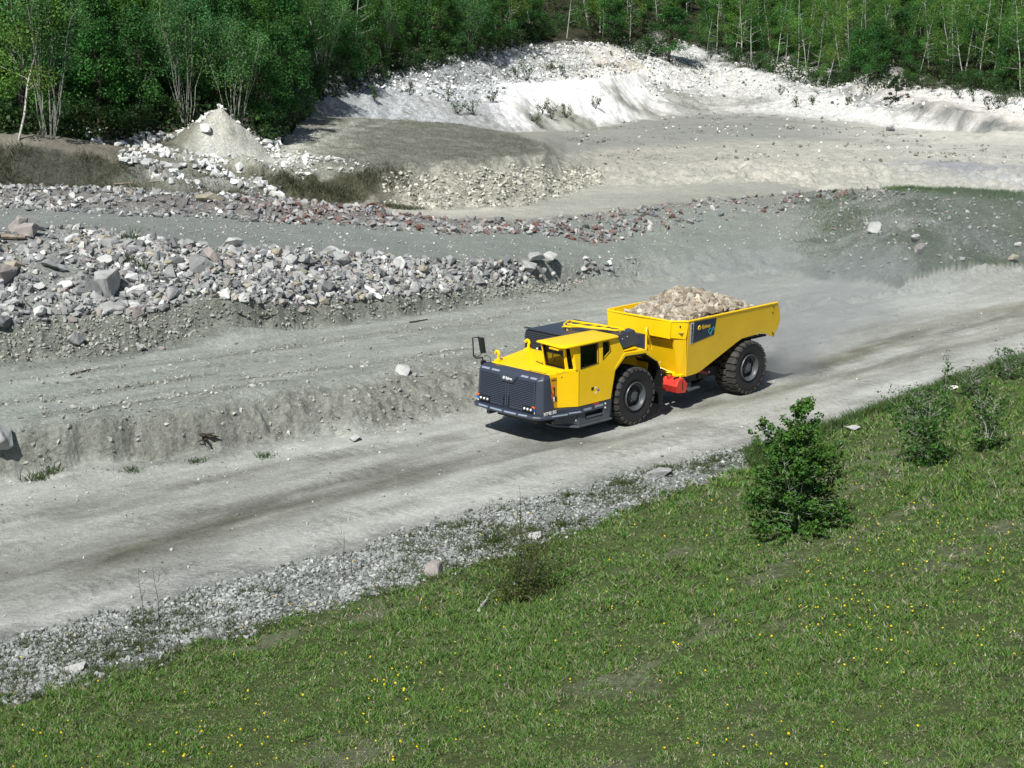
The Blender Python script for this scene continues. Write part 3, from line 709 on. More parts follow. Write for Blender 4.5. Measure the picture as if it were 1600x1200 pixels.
    for p0, p1 in (((2.58,1.435,.72),(2.82,1.30,.72)),((2.88,1.262,.70),(3.06,1.158,.70))): strip(b, p0, p1, .035, (.45,.9,0))
    b.build('reflector', M['reflect'], sk, split=True)
    b = MB()
    for c in ((2.55,1.445,.62),(1.36,1.497,.92),(1.36,1.497,.80)): b.lathe([(.03,0),(.03,.012)], c=c, seg=10)
    b.build('marker_lamp', M['white'], sk, split=True)
    b = MB(); strip(b, (1.62,1.495,.99), (1.86,1.495,.99), .022, (0,1,0)); b.build('red_label', M['red'], sk)
    # ---------------- radiator grille module
    def gx(z): return 3.86-(z-.93)*.065-max(0, z-1.92)*1.1
    b = MB()
    b.loft([[(3.86,-1.31,.90),(3.86,1.10,.90),(3.74,1.30,.90),(3.24,1.33,.90),(3.08,-1.36,.90),(3.78,-1.36,.90)],
            [(3.85,-1.31,1.10),(3.85,1.10,1.10),(3.73,1.30,1.08),(3.345,1.325,1.08),(3.12,-1.36,1.10),(3.78,-1.36,1.10)],
            [(3.795,-1.30,1.92),(3.795,1.10,1.92),(3.68,1.24,1.94),(3.45,1.28,1.97),(3.41,-1.34,1.97),(3.72,-1.34,1.94)],
            [(3.64,-1.26,2.06),(3.64,1.06,2.06),(3.60,1.17,2.06),(3.42,1.22,2.06),(3.42,-1.29,2.06),(3.60,-1.29,2.06)]])
    gm = b.build('grille_housing', G, T, bevel=.018, smooth=True)
    # slope-following frame for the two louvred doors
    dn = Vector((1, 0, .065)).normalized()
    def gp(y, z, o=0.0): return Vector((gx(z), y, z))+dn*o
    b = MB()
    for y0, y1 in ((-1.24,-.09),(-.05,1.06)):
        for a0, a1, z0, z1 in ((y0,y0+.05,1.0,1.88),(y1-.05,y1,1.0,1.88),(y0,y1,.98,1.02),(y0,y1,1.86,1.90)):
            b.hexa([gp(a0,z0,.0),gp(a1,z0,.0),gp(a1,z0,.028),gp(a0,z0,.028),gp(a0,z1,.0),gp(a1,z1,.0),gp(a1,z1,.028),gp(a0,z1,.028)])
        n = 17
        for k in range(n):
            z = 1.035+k*(.83/(n-1))
            b.hexa([gp(y0+.05,z-.012,.0),gp(y1-.05,z-.012,.0),gp(y1-.05,z-.012,.034),gp(y0+.05,z-.012,.034),
                    gp(y0+.05,z+.014,.0),gp(y1-.05,z+.014,.0),gp(y1-.05,z+.008,.020),gp(y0+.05,z+.008,.020)])
    b.build('louvre_door', G, gm)
    b = MB()
    for y0, y1 in ((-1.19,-.14),(.0,1.01)): b.hexa([gp(y0,1.0,.002),gp(y1,1.0,.002),gp(y1,1.0,.006),gp(y0,1.0,.006),gp(y0,1.88,.002),gp(y1,1.88,.002),gp(y1,1.88,.006),gp(y0,1.88,.006)])
    b.build('radiator_core', K, gm, split=True)
    b = MB()
    for y in (-.17, .03):
        for k in range(4): b.lathe([(.018,0),(.018,.04)], c=tuple(gp(y, 1.05+.08*k, .03)), axis='X', seg=8)
    b.build('latch', K, gm, split=True)
    # badge plate
    b = MB()
    P = [(-.42,1.93),(.34,1.93),(.30,1.87),(.18,1.72),(-.27,1.72),(-.38,1.84)]
    b.plate(P, [], lambda y, z: gp(y, z, .03), dn*.03)
    bd = b.build('badge_plate', G, gm, bevel=.006)
    text_part('badge_text', 'Epiroc', .10, gp(.02,1.83,.062), (0,1,0), (-.06,0,1), M['white'], bd, .004)
    b = MB(); c = gp(-.19,1.83,.064); b.tube(ring_pts(c, .036, (0,1,0), (-.06,0,.998), 6, math.pi/6), .012, 5, closed=True); b.lathe([(.018,0),(.018,.01)], c=tuple(c), axis='X', seg=6)
    b.build('badge_emblem', M['white'], bd)
    b = MB()
    for y0, y1 in ((-1.22,-.90),(-.80,-.48),(.42,.70),(.80,1.05)):
        b.hexa([gp(y0,1.945,.006),gp(y1,1.945,.006),gp(y1,1.945,.02),gp(y0,1.945,.02),gp(y0,1.985,.006),gp(y1,1.985,.006),gp(y1,1.985,.02),gp(y0,1.985,.02)])
    b.build('reflector', M['reflect'], gm, split=True)
    # lamp clusters
    for y0, ys, yo in ((-1.20,(-1.12,-.98,-.84),-1.27),(.61,(.70,.83,.96),1.04)):
        b = MB(); b.hexa([gp(y0,1.0,.02),gp(y0+.45,1.0,.02),gp(y0+.45,1.0,.05),gp(y0,1.0,.05),gp(y0,1.15,.02),gp(y0+.45,1.15,.02),gp(y0+.45,1.15,.05),gp(y0,1.15,.05)])
        lb = b.build('lamp_housing', K, gm, bevel=.006)
        for y in ys:
            b = MB(); b.lathe([(.036,-.0),(.036,.02),(.024,.030),(.004,.034)], c=tuple(gp(y,1.075,.05)), axis='X', seg=16)
            b.build('headlight', M['lamp'], lb, smooth=True)
        b = MB(); b.hexa([gp(yo-.06,1.12,.0),gp(yo+.05,1.12,.0),gp(yo+.05,1.12,.05),gp(yo-.06,1.12,.05),gp(yo-.06,1.18,.0),gp(yo+.05,1.18,.0),gp(yo+.05,1.18,.05),gp(yo-.06,1.18,.05)])
        b.build('indicator_lamp', M['orange'], gm, bevel=.008)
        b = MB(); b.hexa([gp(yo-.06,1.03,.01),gp(yo+.06,1.03,.01),gp(yo+.06,1.03,.03),gp(yo-.06,1.03,.03),gp(yo-.06,1.11,.01),gp(yo+.06,1.11,.01),gp(yo+.06,1.11,.03),gp(yo-.06,1.11,.03)])
        pb = b.build('number_plate', M['blue'], gm)
        text_part('plate_text', '42', .085, gp(yo,1.0,.012), (0,1,0), (-.06,0,1), M['white'], gm, .006)
    text_part('model_text', 'MT42 SG', .135, (3.50,1.332,.975), (-1,.0,.0), (0,0,1), M['white'], gm, .006, .98)
    b = MB(); b.quad((3.40,1.325,1.38),(3.44,1.325,1.38),(3.46,1.318,1.52),(3.42,1.318,1.52)); b.build('small_label', M['purple'], gm)
    # ---------------- hood and front body
    b = MB()
    hood = [(3.42,-1.24,2.055),(3.44,.42,2.06),(3.42,1.16,2.06),(2.86,1.34,2.13),(2.86,.42,2.14),(2.2,.42,2.19),(1.72,.42,2.23),(1.72,-1.34,2.23)]
    b.loft([[(x, y, 1.0) for x, y, z in hood], hood])
    b.box(.95,1.75,-1.40,.42,1.0,2.20)
    b.box(.95,3.2,-1.42,-1.30,1.0,1.95)
    hd = b.build('hood', Y, T, bevel=.03)
    b = MB()
    for k in range(9):
        y = -1.0+k*.15; b.tube([(3.30,y,2.076),(2.0,y,2.205)], .010, 5)
    for x, y in ((2.35,.25),(2.7,.36),(2.35,-.1)): b.lathe([(.02,0),(.02,.02)], c=(x,y,2.16), axis='Z', seg=8)
    b.build('anti_slip_rib', Y, hd)
    b = MB(); b.tube([(2.86,.44,2.155),(2.72,-.02,2.165)], .012, 5); b.tube([(3.42,.38,2.075),(3.40,1.1,2.075)], .006, 4); b.build('panel_gap', K, hd, split=True)
    for hx, hy in ((3.24,-1.12),(1.86,-1.25)):
        b = MB(); z0 = 2.08 if hx > 3 else 2.2
        c = (hx, hy, z0+.24)
        a = [(c[0], c[1]+.075*math.cos(t), c[2]-.03+.075*math.sin(t)) for t in [R_(-60+30*k) for k in range(9)]]
        b.tube(a, .045, 8); b.tube([(hx,hy+.03,z0-.02),(hx,hy+.055,z0+.14)], [.06,.04], 8)
        b.box(hx-.03,hx+.10,hy-.03,hy+.16,z0-.02,z0+.05)
        b.build('lifting_hook', Y, hd, smooth=True)
    # ---------------- cab
    def sy(z): return 1.50-max(0, z-2.1)*.07
    b = MB()
    low = [(2.50,1.03),(1.13,1.03),(1.11,1.15),(.95,1.87),(.50,2.26),(.84,2.84),(2.70,2.84),(2.62,2.12),(2.50,2.1)]
    win1 = [(2.43,2.13),(1.69,2.19),(1.66,2.77),(2.40,2.77)]
    win2 = [(1.45,2.76),(1.20,2.76),(1.13,2.47),(1.48,2.26)]
    b.plate(low, [win1, win2], lambda x, z: (x, sy(z), z), (0,-.09,0))
    # chamfered front corner below the belt
    b.loft([[(2.50,1.50,1.03),(3.18,1.26,1.07),(3.14,1.16,1.07),(2.50,1.40,1.03)],[(2.50,1.50,2.10),(3.20,1.25,2.10),(3.16,1.15,2.10),(2.50,1.40,2.10)]])
    # dash deck below windscreen
    b.loft([[(2.50,1.49,2.05),(3.22,1.25,2.05),(3.22,.42,2.05),(2.50,.42,2.05)],[(2.52,1.47,2.14),(2.98,1.34,2.12),(2.92,.42,2.14),(2.52,.42,2.14)]])
    # windscreen frame (leaning forwards at the top)
    def fx(z): return 2.80+(z-2.13)*.22
    scr = [(.40,2.08),(1.30,2.08),(1.33,2.84),(.40,2.84)]; hole = [(.46,2.14),(1.23,2.14),(1.26,2.79),(.47,2.79)]
    b.plate(scr, [hole], lambda y, z: (fx(z), y, z), (-.07,0,0))
    # corner post with the narrow quarter light
    def qp(t, z): return (fx(z)+(2.50-2.80)*t+ (0 if t < 1 else 0), 1.32+(1.485-1.32)*t-max(0, z-2.1)*.07*t, z)
    b.plate([(0,2.12),(1,2.12),(1,2.84),(0,2.84)], [[(.12,2.14),(.55,2.12),(.55,2.76),(.12,2.78)]], qp, (-.05,-.05,0))
    # inner side, back and a rear sloped wall
    b.plate([(2.86,2.12),(.85,2.0),(.85,2.84),(2.98,2.84)], [[(2.7,2.22),(1.6,2.22),(1.6,2.72),(2.8,2.72)]], lambda x, z: (x, .43, z), (0,.05,0))
    b.loft([[(.50,1.47,2.20),(.84,1.44,2.84),(.84,.42,2.84),(.50,.42,2.20)],[(.58,1.47,2.20),(.92,1.44,2.84),(.92,.42,2.84),(.58,.42,2.20)]])
    b.box(.95,2.5,.42,1.40,1.03,1.12)
    cab = b.build('cab', Y, T, bevel=.012)
    # roof
    b = MB()
    rf = [(3.02,.28),(3.18,1.38),(3.02,1.53),(2.72,1.55),(.84,1.52),(.82,.36)]
    b.loft([[(x, y, 2.82) for x, y in rf], [(x, y, 2.855) for x, y in rf], [(x*.985+.01, .93+(y-.93)*.92, 2.88) for x, y in rf], [(x*.95+.05, .93+(y-.93)*.75, 2.895) for x, y in rf]])
    roof = b.build('roof', Y, cab, bevel=.014, smooth=True)
    b = MB()
    b.plate([(3.12,.9),(2.96,.95),(2.96,1.3),(3.16,1.3)], [], lambda x, y: (x, y, 2.78), (0,0,-.04)); b.build('visor', Y, cab)
    # dark seals and glass
    b = MB()
    def seal(poly, fn, r): b.tube([fn(*p) for p in poly], r, 6, closed=True)
    seal([(.47,2.15),(1.22,2.15),(1.25,2.78),(.48,2.78)], lambda y, z: (fx(z)+.006, y, z), .026)
    seal(win1, lambda x, z: (x, sy(z)-.0, z), .014); seal(win2, lambda x, z: (x, sy(z)-.0, z), .014)
    b.build('window_seal', K, cab, split=True)
    for nm, poly, fn in (('windscreen', [(.46,2.14),(1.23,2.14),(1.26,2.79),(.47,2.79)], lambda y, z: (fx(z)-.02, y, z)),
                         ('side_window', win1, lambda x, z: (x, sy(z)-.03, z)), ('rear_quarter_window', win2, lambda x, z: (x, sy(z)-.03, z)),
                         ('corner_window', [(.12,2.14),(.55,2.12),(.55,2.76),(.12,2.78)], lambda t, z: tuple(Vector(qp(t,z))+Vector((-.02,-.02,0))))):
        b = MB(); b.quad(*[fn(*p) for p in poly]); b.build(nm, M['cabglass'], cab)
    b = MB(); b.tube([(fx(2.72)+.04,.95,2.72),(fx(2.45)+.045,.86,2.45)], .010, 5); b.tube([(fx(2.7)+.05,.93,2.70),(fx(2.2)+.05,.76,2.25)], .012, 5); b.build('wiper', K, cab)
    b = MB(); b.box(1.25,1.45,.65,1.15,1.3,2.62); b.box(1.2,1.75,.65,1.15,1.55,1.72); b.box(1.3,1.42,.75,1.05,2.6,2.78); b.build('driver_seat', M['seat'], cab, bevel=.03)
    b = MB(); b.tube(ring_pts((2.35,.9,2.12), .2, (0,1,0), (-.5,0,.86), 16), .018, 6, closed=True); b.tube([(2.35,.9,2.12),(2.55,.9,1.9)], .03, 6); b.build('steering_wheel', K, cab)
    b = MB(); b.box(.96,2.84,.49,1.36,1.15,1.2); b.box(.96,1.0,.49,1.38,1.2,2.75); b.box(2.5,2.8,.55,1.2,1.2,2.1); b.build('cab_lining', M['shade'], cab)
    b = MB(); b.box(3.02,3.12,.38,.48,2.62,2.72); b.build('work_lamp', K, cab, bevel=.01)
    b = MB(); b.lathe([(.035,0),(.035,.012)], c=(3.12,.43,2.67), axis='X', seg=12); b.build('work_lamp_lens', M['lamp'], cab)
    b = MB(); b.box(1.87,1.97,1.50,1.504,1.41,1.51); b.build('black_label', K, cab)
    b = MB(); b.box(1.63,1.72,1.50,1.504,1.36,1.41); b.build('blue_label', M['blue'], cab)
    b = MB(); b.box(1.75,1.81,1.50,1.504,1.45,1.50); b.box(1.74,1.80,1.50,1.505,1.29,1.35); b.build('white_label', M['white'], cab, split=True)
    b = MB(); b.lathe([(.02,0),(.02,.008)], c=(3.02,1.32,1.95), seg=8); b.tube([(2.505,1.506,1.04),(2.505,1.506,2.1)], .004, 4); b.build('panel_line', K, cab)
    # service panel with valves at the front corner
    b = MB(); b.plate([(3.44,1.98),(3.20,1.98),(3.16,1.07),(3.36,1.07)], [], lambda x, z: (x, 1.275, z), (0,-.03,0)); sp = b.build('service_panel', M['orange_panel'], T)
    b = MB()
    for z in (1.70,1.52): b.lathe([(.022,0),(.022,.04)], c=(3.36,1.275,z), seg=8)
    b.build('red_knob', M['red'], sp, split=True)
    b = MB(); b.box(3.19,3.25,1.276,1.29,1.28,1.42); b.box(3.26,3.29,1.276,1.285,1.46,1.70); b.box(3.2,3.40,1.276,1.286,1.90,1.915); b.build('label', K, sp, split=True)
    b = MB(); b.box(3.27,3.31,1.276,1.29,1.28,1.40); b.build('white_label', M['white'], sp, split=True)
    # ---------------- mirror
    b = MB()
    b.tube([(3.60,-1.34,2.02),(3.62,-1.36,2.20),(3.95,-1.26,2.24),(4.08,-1.24,2.32),(4.04,-1.32,2.86),(3.88,-1.20,2.87)], .022, 8)
    b.tube([(3.78,-1.18,2.40),(3.92,-1.23,2.28),(4.04,-1.24,2.34)], .014, 6); b.box(3.52,3.66,-1.40,-1.30,1.98,2.10)
    b.tube([(3.62,-1.3,2.2),(3.58,-1.22,2.28),(3.5,-1.15,2.22),(3.5,-1.12,2.06)], .008, 5)
    mi = b.build('mirror_arm', K, T, smooth=True)
    b = MB(); b.loft([[(3.84,-1.22,2.38),(3.80,-1.17,2.38),(3.68,-1.12,2.38),(3.70,-1.20,2.38)],[(3.92,-1.24,2.86),(3.88,-1.16,2.88),(3.78,-1.10,2.86),(3.80,-1.20,2.84)]]); mh = b.build('mirror_head', K, mi, bevel=.015)
    # ---------------- engine cover (louvred, grey) on the right side
    b = MB()
    rings = []
    for x in (1.78, -.25):
        k = 0 if x > 0 else .02
        rings.append([(x,-1.45,2.15),(x,-1.46,2.62),(x,-1.40,2.76),(x,-1.26,2.84),(x,-.3,2.84-k),(x,.30,2.80-k),(x,.34,2.15)])
    b.loft(rings)
    ec = b.build('engine_cover', G, T, bevel=.012, smooth=True)
    b = MB()
    for y0, y1 in ((-1.36,-.56),(-.50,.26)):
        for k in range(9):
            z = 2.24+k*.06; b.box(1.782,1.812,y0,y1,z,z+.026)
        b.box(1.781,1.80,y0-.02,y0,2.2,2.78); b.box(1.781,1.80,y1,y1+.02,2.2,2.78)
    b.build('louvre', G, ec)
    b = MB(); b.box(1.7,1.84,-1.42,.32,2.82,2.855); b.build('cover_lip', G, ec, bevel=.008)
    # ---------------- access rails on top
    b = MB()
    z = 2.96
    b.tube([(1.25,-.30,z),(1.10,-.45,z+.03),(.75,-.62,z+.05),(.62,-.60,z+.03),(.20,.95,z-.02),(.25,1.20,z-.04),(.55,1.12,z-.02),(.68,.95,z)], .032, 7)
    b.tube([(1.25,-.30,z),(1.18,-.10,z),(.98,-.02,z),(.78,.60,z),(.62,1.0,z)], .032, 7)
    b.tube([(1.0,-.42,z+.02),(.82,.12,z),(.62,.82,z)], .026, 6)
    b.tube([(.95,-.20,z),(.48,-.10,z)], .026, 6); b.tube([(.83,.28,z),(.38,.32,z)], .026, 6); b.tube([(.72,.62,z),(.3,.66,z)], .026, 6)
    b.tube([(1.16,-.26,z-.02),(1.16,-.26,2.82)], .035, 6); b.tube([(.70,-.55,z),(.70,-.55,2.82)], .03, 6); b.tube([(.3,1.1,z-.05),(.28,1.1,2.6)], .03, 6)
    b.tube([(1.22,-.42,z-.04),(1.02,-.36,z-.05),(.9,-.1,z-.05)], .026, 6)
    b.build('top_guard_rail', Y, T, smooth=True)
    b = MB(); b.box(-.5,1.0,.36,.95,2.3,2.72); b.box(.05,.8,.4,1.05,2.72,2.80); b.build('air_filter_box', K, T, bevel=.02)
    b = MB(); b.loft([[(.50,1.40,2.42),(.42,.9,2.42),(-.62,.85,2.42),(-.50,1.20,2.42)],[(.78,1.34,2.84),(.70,.9,2.84),(-.40,.8,2.84),(-.30,1.12,2.84)]]); bx_ = b.build('grey_side_box', G, T, bevel=.015)
    b = MB()
    for x, zz in ((.45,2.70),(.2,2.73),(.2,2.5)): b.lathe([(.014,0),(.014,.012)], c=(x,1.335-(.6-x)*.14,zz), seg=6)
    b.build('bolt', M['white'], bx_, split=True)
    # ---------------- front fender and platform
    b = MB()
    b.loft([[(.55,1.50,2.24),(-.42,1.50,2.20),(-.62,.55,2.24),(.45,.50,2.28)],[(.55,1.50,2.30),(-.42,1.50,2.26),(-.62,.55,2.30),(.45,.50,2.34)]])
    b.loft([[(-.42,1.50,2.14),(-.42,1.50,2.26),(-.62,.55,2.30),(-.62,.55,2.18)],[(-.92,1.50,1.84),(-.90,1.50,1.97),(-1.10,.55,2.0),(-1.12,.55,1.88)]])
    b.plate([(.95,1.85),(.98,1.93),(.55,2.31),(-.42,2.27),(-.90,1.97),(-.92,1.90),(-.42,2.17),(.50,2.21)], [], lambda x, z: (x, 1.505, z), (0,-.05,0))
    for k in range(4): b.tube([(.42-.10*k,1.32,2.345),(.02-.08*k,.98,2.345)], .018, 5)
    b.box(-.15,.45,1.05,1.40,2.33,2.37)
    fd = b.build('fender', Y, T, bevel=.010)
    b = MB()
    b.tube([(-.50,1.42,2.25),(-.50,1.42,2.80),(-.56,1.38,2.90),(-.70,1.28,2.90),(-.78,1.22,2.80),(-.90,1.30,2.18)], .030, 8)
    b.tube([(-.05,1.15,2.34),(-.05,1.15,2.52),(-.1,1.12,2.56),(-.38,1.02,2.56),(-.42,1.0,2.50),(-.42,1.0,2.3)], .026, 7)
    b.build('grab_rail', Y, fd, smooth=True)
    b = MB()   # wheel-arch lining: yellow inner wall and dark edge
    b.plate([(.35,1.25),(.35,2.15),(-.45,2.12),(-1.02,1.86),(-1.10,1.2)], [], lambda x, z: (x, .60, z), (0,-.05,0))
    b.loft([[(-.45,.62,2.14),(-.45,1.42,2.14),(-.50,1.42,2.10),(-.50,.62,2.10)],[(-1.0,.62,1.80),(-1.0,1.10,1.80),(-1.04,1.10,1.8),(-1.04,.62,1.80)],[(-1.14,.62,1.1),(-1.14,.80,1.1),(-1.18,.8,1.1),(-1.18,.62,1.1)]])
    b.build('wheel_arch_panel', Y, T)
    b = MB()
    b.loft([[(.93,1.49,1.86),(.52,1.49,2.21),(-.42,1.49,2.16),(-.92,1.49,1.88),(-.88,1.49,1.84),(-.42,1.49,2.11),(.49,1.49,2.15),(.88,1.49,1.84)],[(.93,1.05,1.86),(.52,1.05,2.21),(-.42,1.05,2.16),(-.92,1.05,1.88),(-.88,1.05,1.84),(-.42,1.05,2.11),(.49,1.05,2.15),(.88,1.05,1.84)]])
    b.loft([[(1.12,1.47,.50),(1.12,.6,.50),(1.06,.6,.50),(1.06,1.47,.50)],[(1.10,1.47,1.15),(1.10,.6,1.15),(1.04,.6,1.15),(1.04,1.47,1.15)],[(.93,1.47,1.86),(.93,.6,1.86),(.88,.6,1.84),(.88,1.47,1.84)]])
    b.build('wheel_arch_lining', K, T)
    b = MB()
    b.loft([[(-.90,1.47,1.90),(-.90,.62,1.90),(-.93,.62,1.90),(-.93,1.47,1.90)],[(-1.12,1.48,1.55),(-1.12,.64,1.55),(-1.15,.64,1.55),(-1.15,1.48,1.55)],[(-1.20,1.50,1.0),(-1.20,.68,1.0),(-1.23,.68,1.0),(-1.23,1.50,1.0)],[(-1.22,1.50,.42),(-1.22,.72,.42),(-1.25,.72,.42),(-1.25,1.50,.42)]])
    mf = b.build('mud_flap', M['rubber'], T)
    b = MB()
    for zz in (1.78,1.58,1.38,1.2): b.lathe([(.014,0),(.014,.03)], c=(-1.10-(1.78-zz)*.15,1.46,zz), seg=6)
    b.build('bolt', M['white'], mf, split=True)
    # ---------------- frames and running gear
    b = MB()
    b.box(-.9,3.5,-.85,.85,.55,1.25); b.box(-.9,.9,-.5,.5,1.2,2.2); b.tube([(0,-1.2,.9),(0,1.2,.9)], .22, 14)
    b.box(.3,3.4,-1.3,1.15,.95,1.1)
    b.build('front_chassis', K, T, bevel=.02)
    b = MB()
    b.loft([[(-1.30,1.02,.72),(-1.30,-1.02,.72),(-1.55,-1.02,.72),(-1.55,1.02,.72)],[(-1.18,.98,1.35),(-1.18,-.98,1.35),(-1.42,-.98,1.35),(-1.42,.98,1.35)],[(-.98,.75,2.55),(-.98,-.75,2.55),(-1.15,-.75,2.55),(-1.15,.75,2.55)]])
    b.box(-1.75,-1.3,.55,1.05,.70,1.02); b.box(-2.3,-1.4,-.45,.45,.7,1.15); b.box(-1.6,-1.2,-.6,.6,1.1,1.9)
    b.tube([(-1.6,0,.6),(-1.6,0,2.0)], .16, 12)
    ar = b.build('articulation_frame', G, T, bevel=.02)
    b = MB(); b.lathe([(.035,0),(.035,.012)], c=(-1.42,1.052,.98), seg=10); b.box(-1.70,-1.46,1.05,1.056,.84,.88); b.build('label', M['white'], ar, split=True)
    b = MB()
    b.box(-6.6,-1.9,.35,.62,.85,1.20); b.box(-6.6,-1.9,-.62,-.35,.85,1.20); b.box(-2.6,-1.9,-.6,.6,.62,1.2); b.box(-3.7,-2.5,-.9,.9,.72,.98)
    b.tube([(-5.57,-1.2,.9),(-5.57,1.2,.9)], .24, 16); b.box(-5.95,-5.2,-.35,.35,.55,1.25); b.tube([(-4.0,.55,.85),(-6.2,.5,1.5)], .10, 10); b.tube([(-4.0,-.55,.85),(-6.2,-.5,1.5)], .10, 10)
    b.tube([(-2.2,.15,1.0),(-5.3,.1,.9)], .07, 10); b.box(-4.6,-3.6,.62,.95,.75,1.05)
    b.build('rear_chassis', K, T, bevel=.02)
    b = MB(); b.loft([[(-2.65,.75,.55),(-2.65,1.30,.55),(-3.38,1.22,.55),(-3.38,.75,.55)],[(-2.65,.75,.60),(-2.65,1.30,.60),(-3.38,1.22,.60),(-3.38,.75,.60)]]); b.tube([(-3.0,1.0,.6),(-3.0,1.0,.78)], .12, 12); b.box(-2.75,-2.6,.7,1.1,.6,1.0)
    b.build('side_step', G, T, bevel=.008)
    b = MB(); b.tube([(-3.55,1.0,1.03),(-3.95,1.02,.92),(-4.12,1.0,.90)], [.06,.05,.03], 10); b.box(-3.7,-3.5,.85,1.05,1.0,1.12); rv = b.build('red_valve', M['darkred'], T, bevel=.01)
    b = MB(); b.lathe([(.03,0),(.03,.03)], c=(-3.62,1.06,1.10), seg=8); b.lathe([(.025,0),(.025,.03)], c=(-3.98,1.06,.95), seg=8); b.build('fitting', M['lamp'], rv, split=True)
    b = MB()
    hexp = [(-2.02,.68),(-1.93,.90),(-2.06,1.10),(-2.28,1.12),(-2.48,.92),(-2.40,.64)]
    b.loft([[(x, y, z-.04) for x, z in hexp] for y in (.82, 1.44)])
    b.box(-2.2,-2.02,.98,1.08,1.03,1.12); ch = b.build('wheel_chock_box', M['red'], T, bevel=.012)
    b = MB()
    for y in (.98, 1.26): b.box(-2.25,-2.02,y,y+.03,1.05,1.12)
    b.box(-2.26,-2.22,1.43,1.446,.72,.98); b.build('strap', K, ch, split=True)
    # ---------------- dump box
    def by(z): return 1.26+(z-1.1)/1.78*.30          # side wall leans outwards
    side = [(-2.32,2.86),(-6.86,2.88),(-6.93,2.74),(-7.02,2.66),(-7.16,2.26),(-7.12,2.02),(-6.98,1.70),(-6.72,1.80),(-6.30,1.94),(-5.9,1.93),(-5.22,1.90),(-4.95,1.80),(-3.35,1.12),(-3.12,1.06),(-2.62,1.04)]
    b = MB()
    for s in (1, -1):
        b.plate(side, [], lambda x, z: (x, s*by(z), z), (0,-s*.05,0))
        b.tube([(-2.30,s*1.54,2.875),(-6.84,s*1.545,2.895)], .036, 8)
        # corner facets: upper one and lower column
        cy = 1.18 if s > 0 else 1.44
        b.loft([[(-1.93,s*(cy-.03),2.36),(-2.32,s*by(2.3),2.30),(-2.36,s*(by(2.3)-.06),2.30),(-1.98,s*(cy-.08),2.36)],[(-1.93,s*(cy+.02),2.86),(-2.32,s*by(2.86),2.86),(-2.36,s*(by(2.86)-.06),2.86),(-1.98,s*(cy-.04),2.86)]])
        b.loft([[(-2.42,s*1.0,1.06),(-2.44,s*1.10,1.06),(-2.66,s*1.25,1.04),(-2.66,s*.95,1.04)],[(-2.08,s*1.10,2.30),(-2.06,s*1.20,2.32),(-2.34,s*by(2.3),2.30),(-2.4,s*1.1,2.30)]])
        b.loft([[(-2.04,s*1.14,2.30),(-2.34,s*by(2.30),2.29),(-2.34,s*1.0,2.29)],[(-1.93,s*1.16,2.37),(-2.32,s*by(2.36),2.34),(-2.34,s*.9,2.36)]])
    b.tube([(-2.31,1.54,2.875),(-1.93,1.18,2.875),(-1.90,0,2.88),(-1.92,-1.40,2.875),(-1.98,-1.50,2.875),(-2.31,-1.56,2.875)], .036, 8)
    b.loft([[(-1.90,-1.40,2.34),(-1.90,1.17,2.34),(-1.96,1.17,2.34),(-1.96,-1.40,2.34)],[(-1.90,-1.45,2.86),(-1.90,1.20,2.86),(-1.95,1.20,2.86),(-1.95,-1.45,2.86)]])
    b.loft([[(-1.90,-1.17,2.33),(-1.90,1.17,2.33),(-2.2,.95,2.28),(-2.2,-.95,2.28)],[(-1.90,-1.17,2.36),(-1.90,1.17,2.36),(-2.2,.95,2.33),(-2.2,-.95,2.33)]])
    b.loft([[(-2.14,-.86,2.29),(-2.14,1.14,2.29),(-2.22,1.14,2.29),(-2.22,-.86,2.29)],[(-2.16,-.86,2.12),(-2.16,1.14,2.12),(-2.3,1.14,2.05),(-2.3,-.86,2.05)],[(-2.46,-.52,1.16),(-2.46,1.04,1.16),(-2.58,1.04,1.16),(-2.58,-.52,1.16)],[(-2.44,-.46,1.0),(-2.44,.52,1.0),(-2.55,.52,1.0),(-2.55,-.46,1.0)]])
    b.loft([[(-2.02,-1.0,2.20),(-2.02,.98,2.20),(-2.16,.9,2.14),(-2.16,-.9,2.14)],[(-2.06,-1.0,2.25),(-2.06,.98,2.25),(-2.16,.9,2.28),(-2.16,-.9,2.28)]])
    b.tube([(-2.2,.5,1.30),(-2.35,.9,1.16)], .02, 5)
    # floor and tail
    b.loft([[(x, y, z) for x, z in ((-2.4,1.12),(-3.3,1.16),(-5.0,1.90),(-6.9,1.98),(-6.9,1.92),(-5.0,1.84),(-3.3,1.08),(-2.4,1.04))] for y in (-1.22, 1.22)])
    dbx = b.build('dump_box', Y, T, bevel=.008)
    b = MB(); b.box(-6.1,-5.2,.9,1.30,1.84,1.90)
    for k in range(7): b.tube([(-6.65+.13*k,1.1,1.78+.02*(k%2)),(-6.60+.13*k,1.30,1.80)], .04, 6)
    b.build('tail_hinge', K, dbx)
    b = MB()
    for x, zz in ((-6.66,2.76),(-6.66,2.58),(-6.86,1.86),(-6.9,1.80)): b.lathe([(.028,-.0),(.028,.012)], c=(x,by(zz)+.002,zz), seg=8)
    b.lathe([(.035,0),(.035,.012)], c=(-2.12,1.38,2.72), seg=8)
    b.build('bolt', K, dbx, split=True)
    # decal: white strip with name and navy panel with emblem
    def sp_(x, z, o=.006): return (x, by(z)+o, z)
    b = MB(); b.quad(sp_(-2.40,2.83),sp_(-2.58,2.83),sp_(-2.68,2.12),sp_(-2.53,2.10)); b.build('white_decal', M['white'], dbx)
    b = MB(); b.quad(sp_(-2.58,2.83),sp_(-3.68,2.81),sp_(-3.69,2.26),sp_(-2.68,2.12)); nd = b.build('navy_decal', M['navy'], dbx)
    text_part('decal_text', 'Epiroc', .17, sp_(-3.22,2.60,.008), (-1,0,.0), (0,.16,1), M['yprint'], nd, .005, .93)
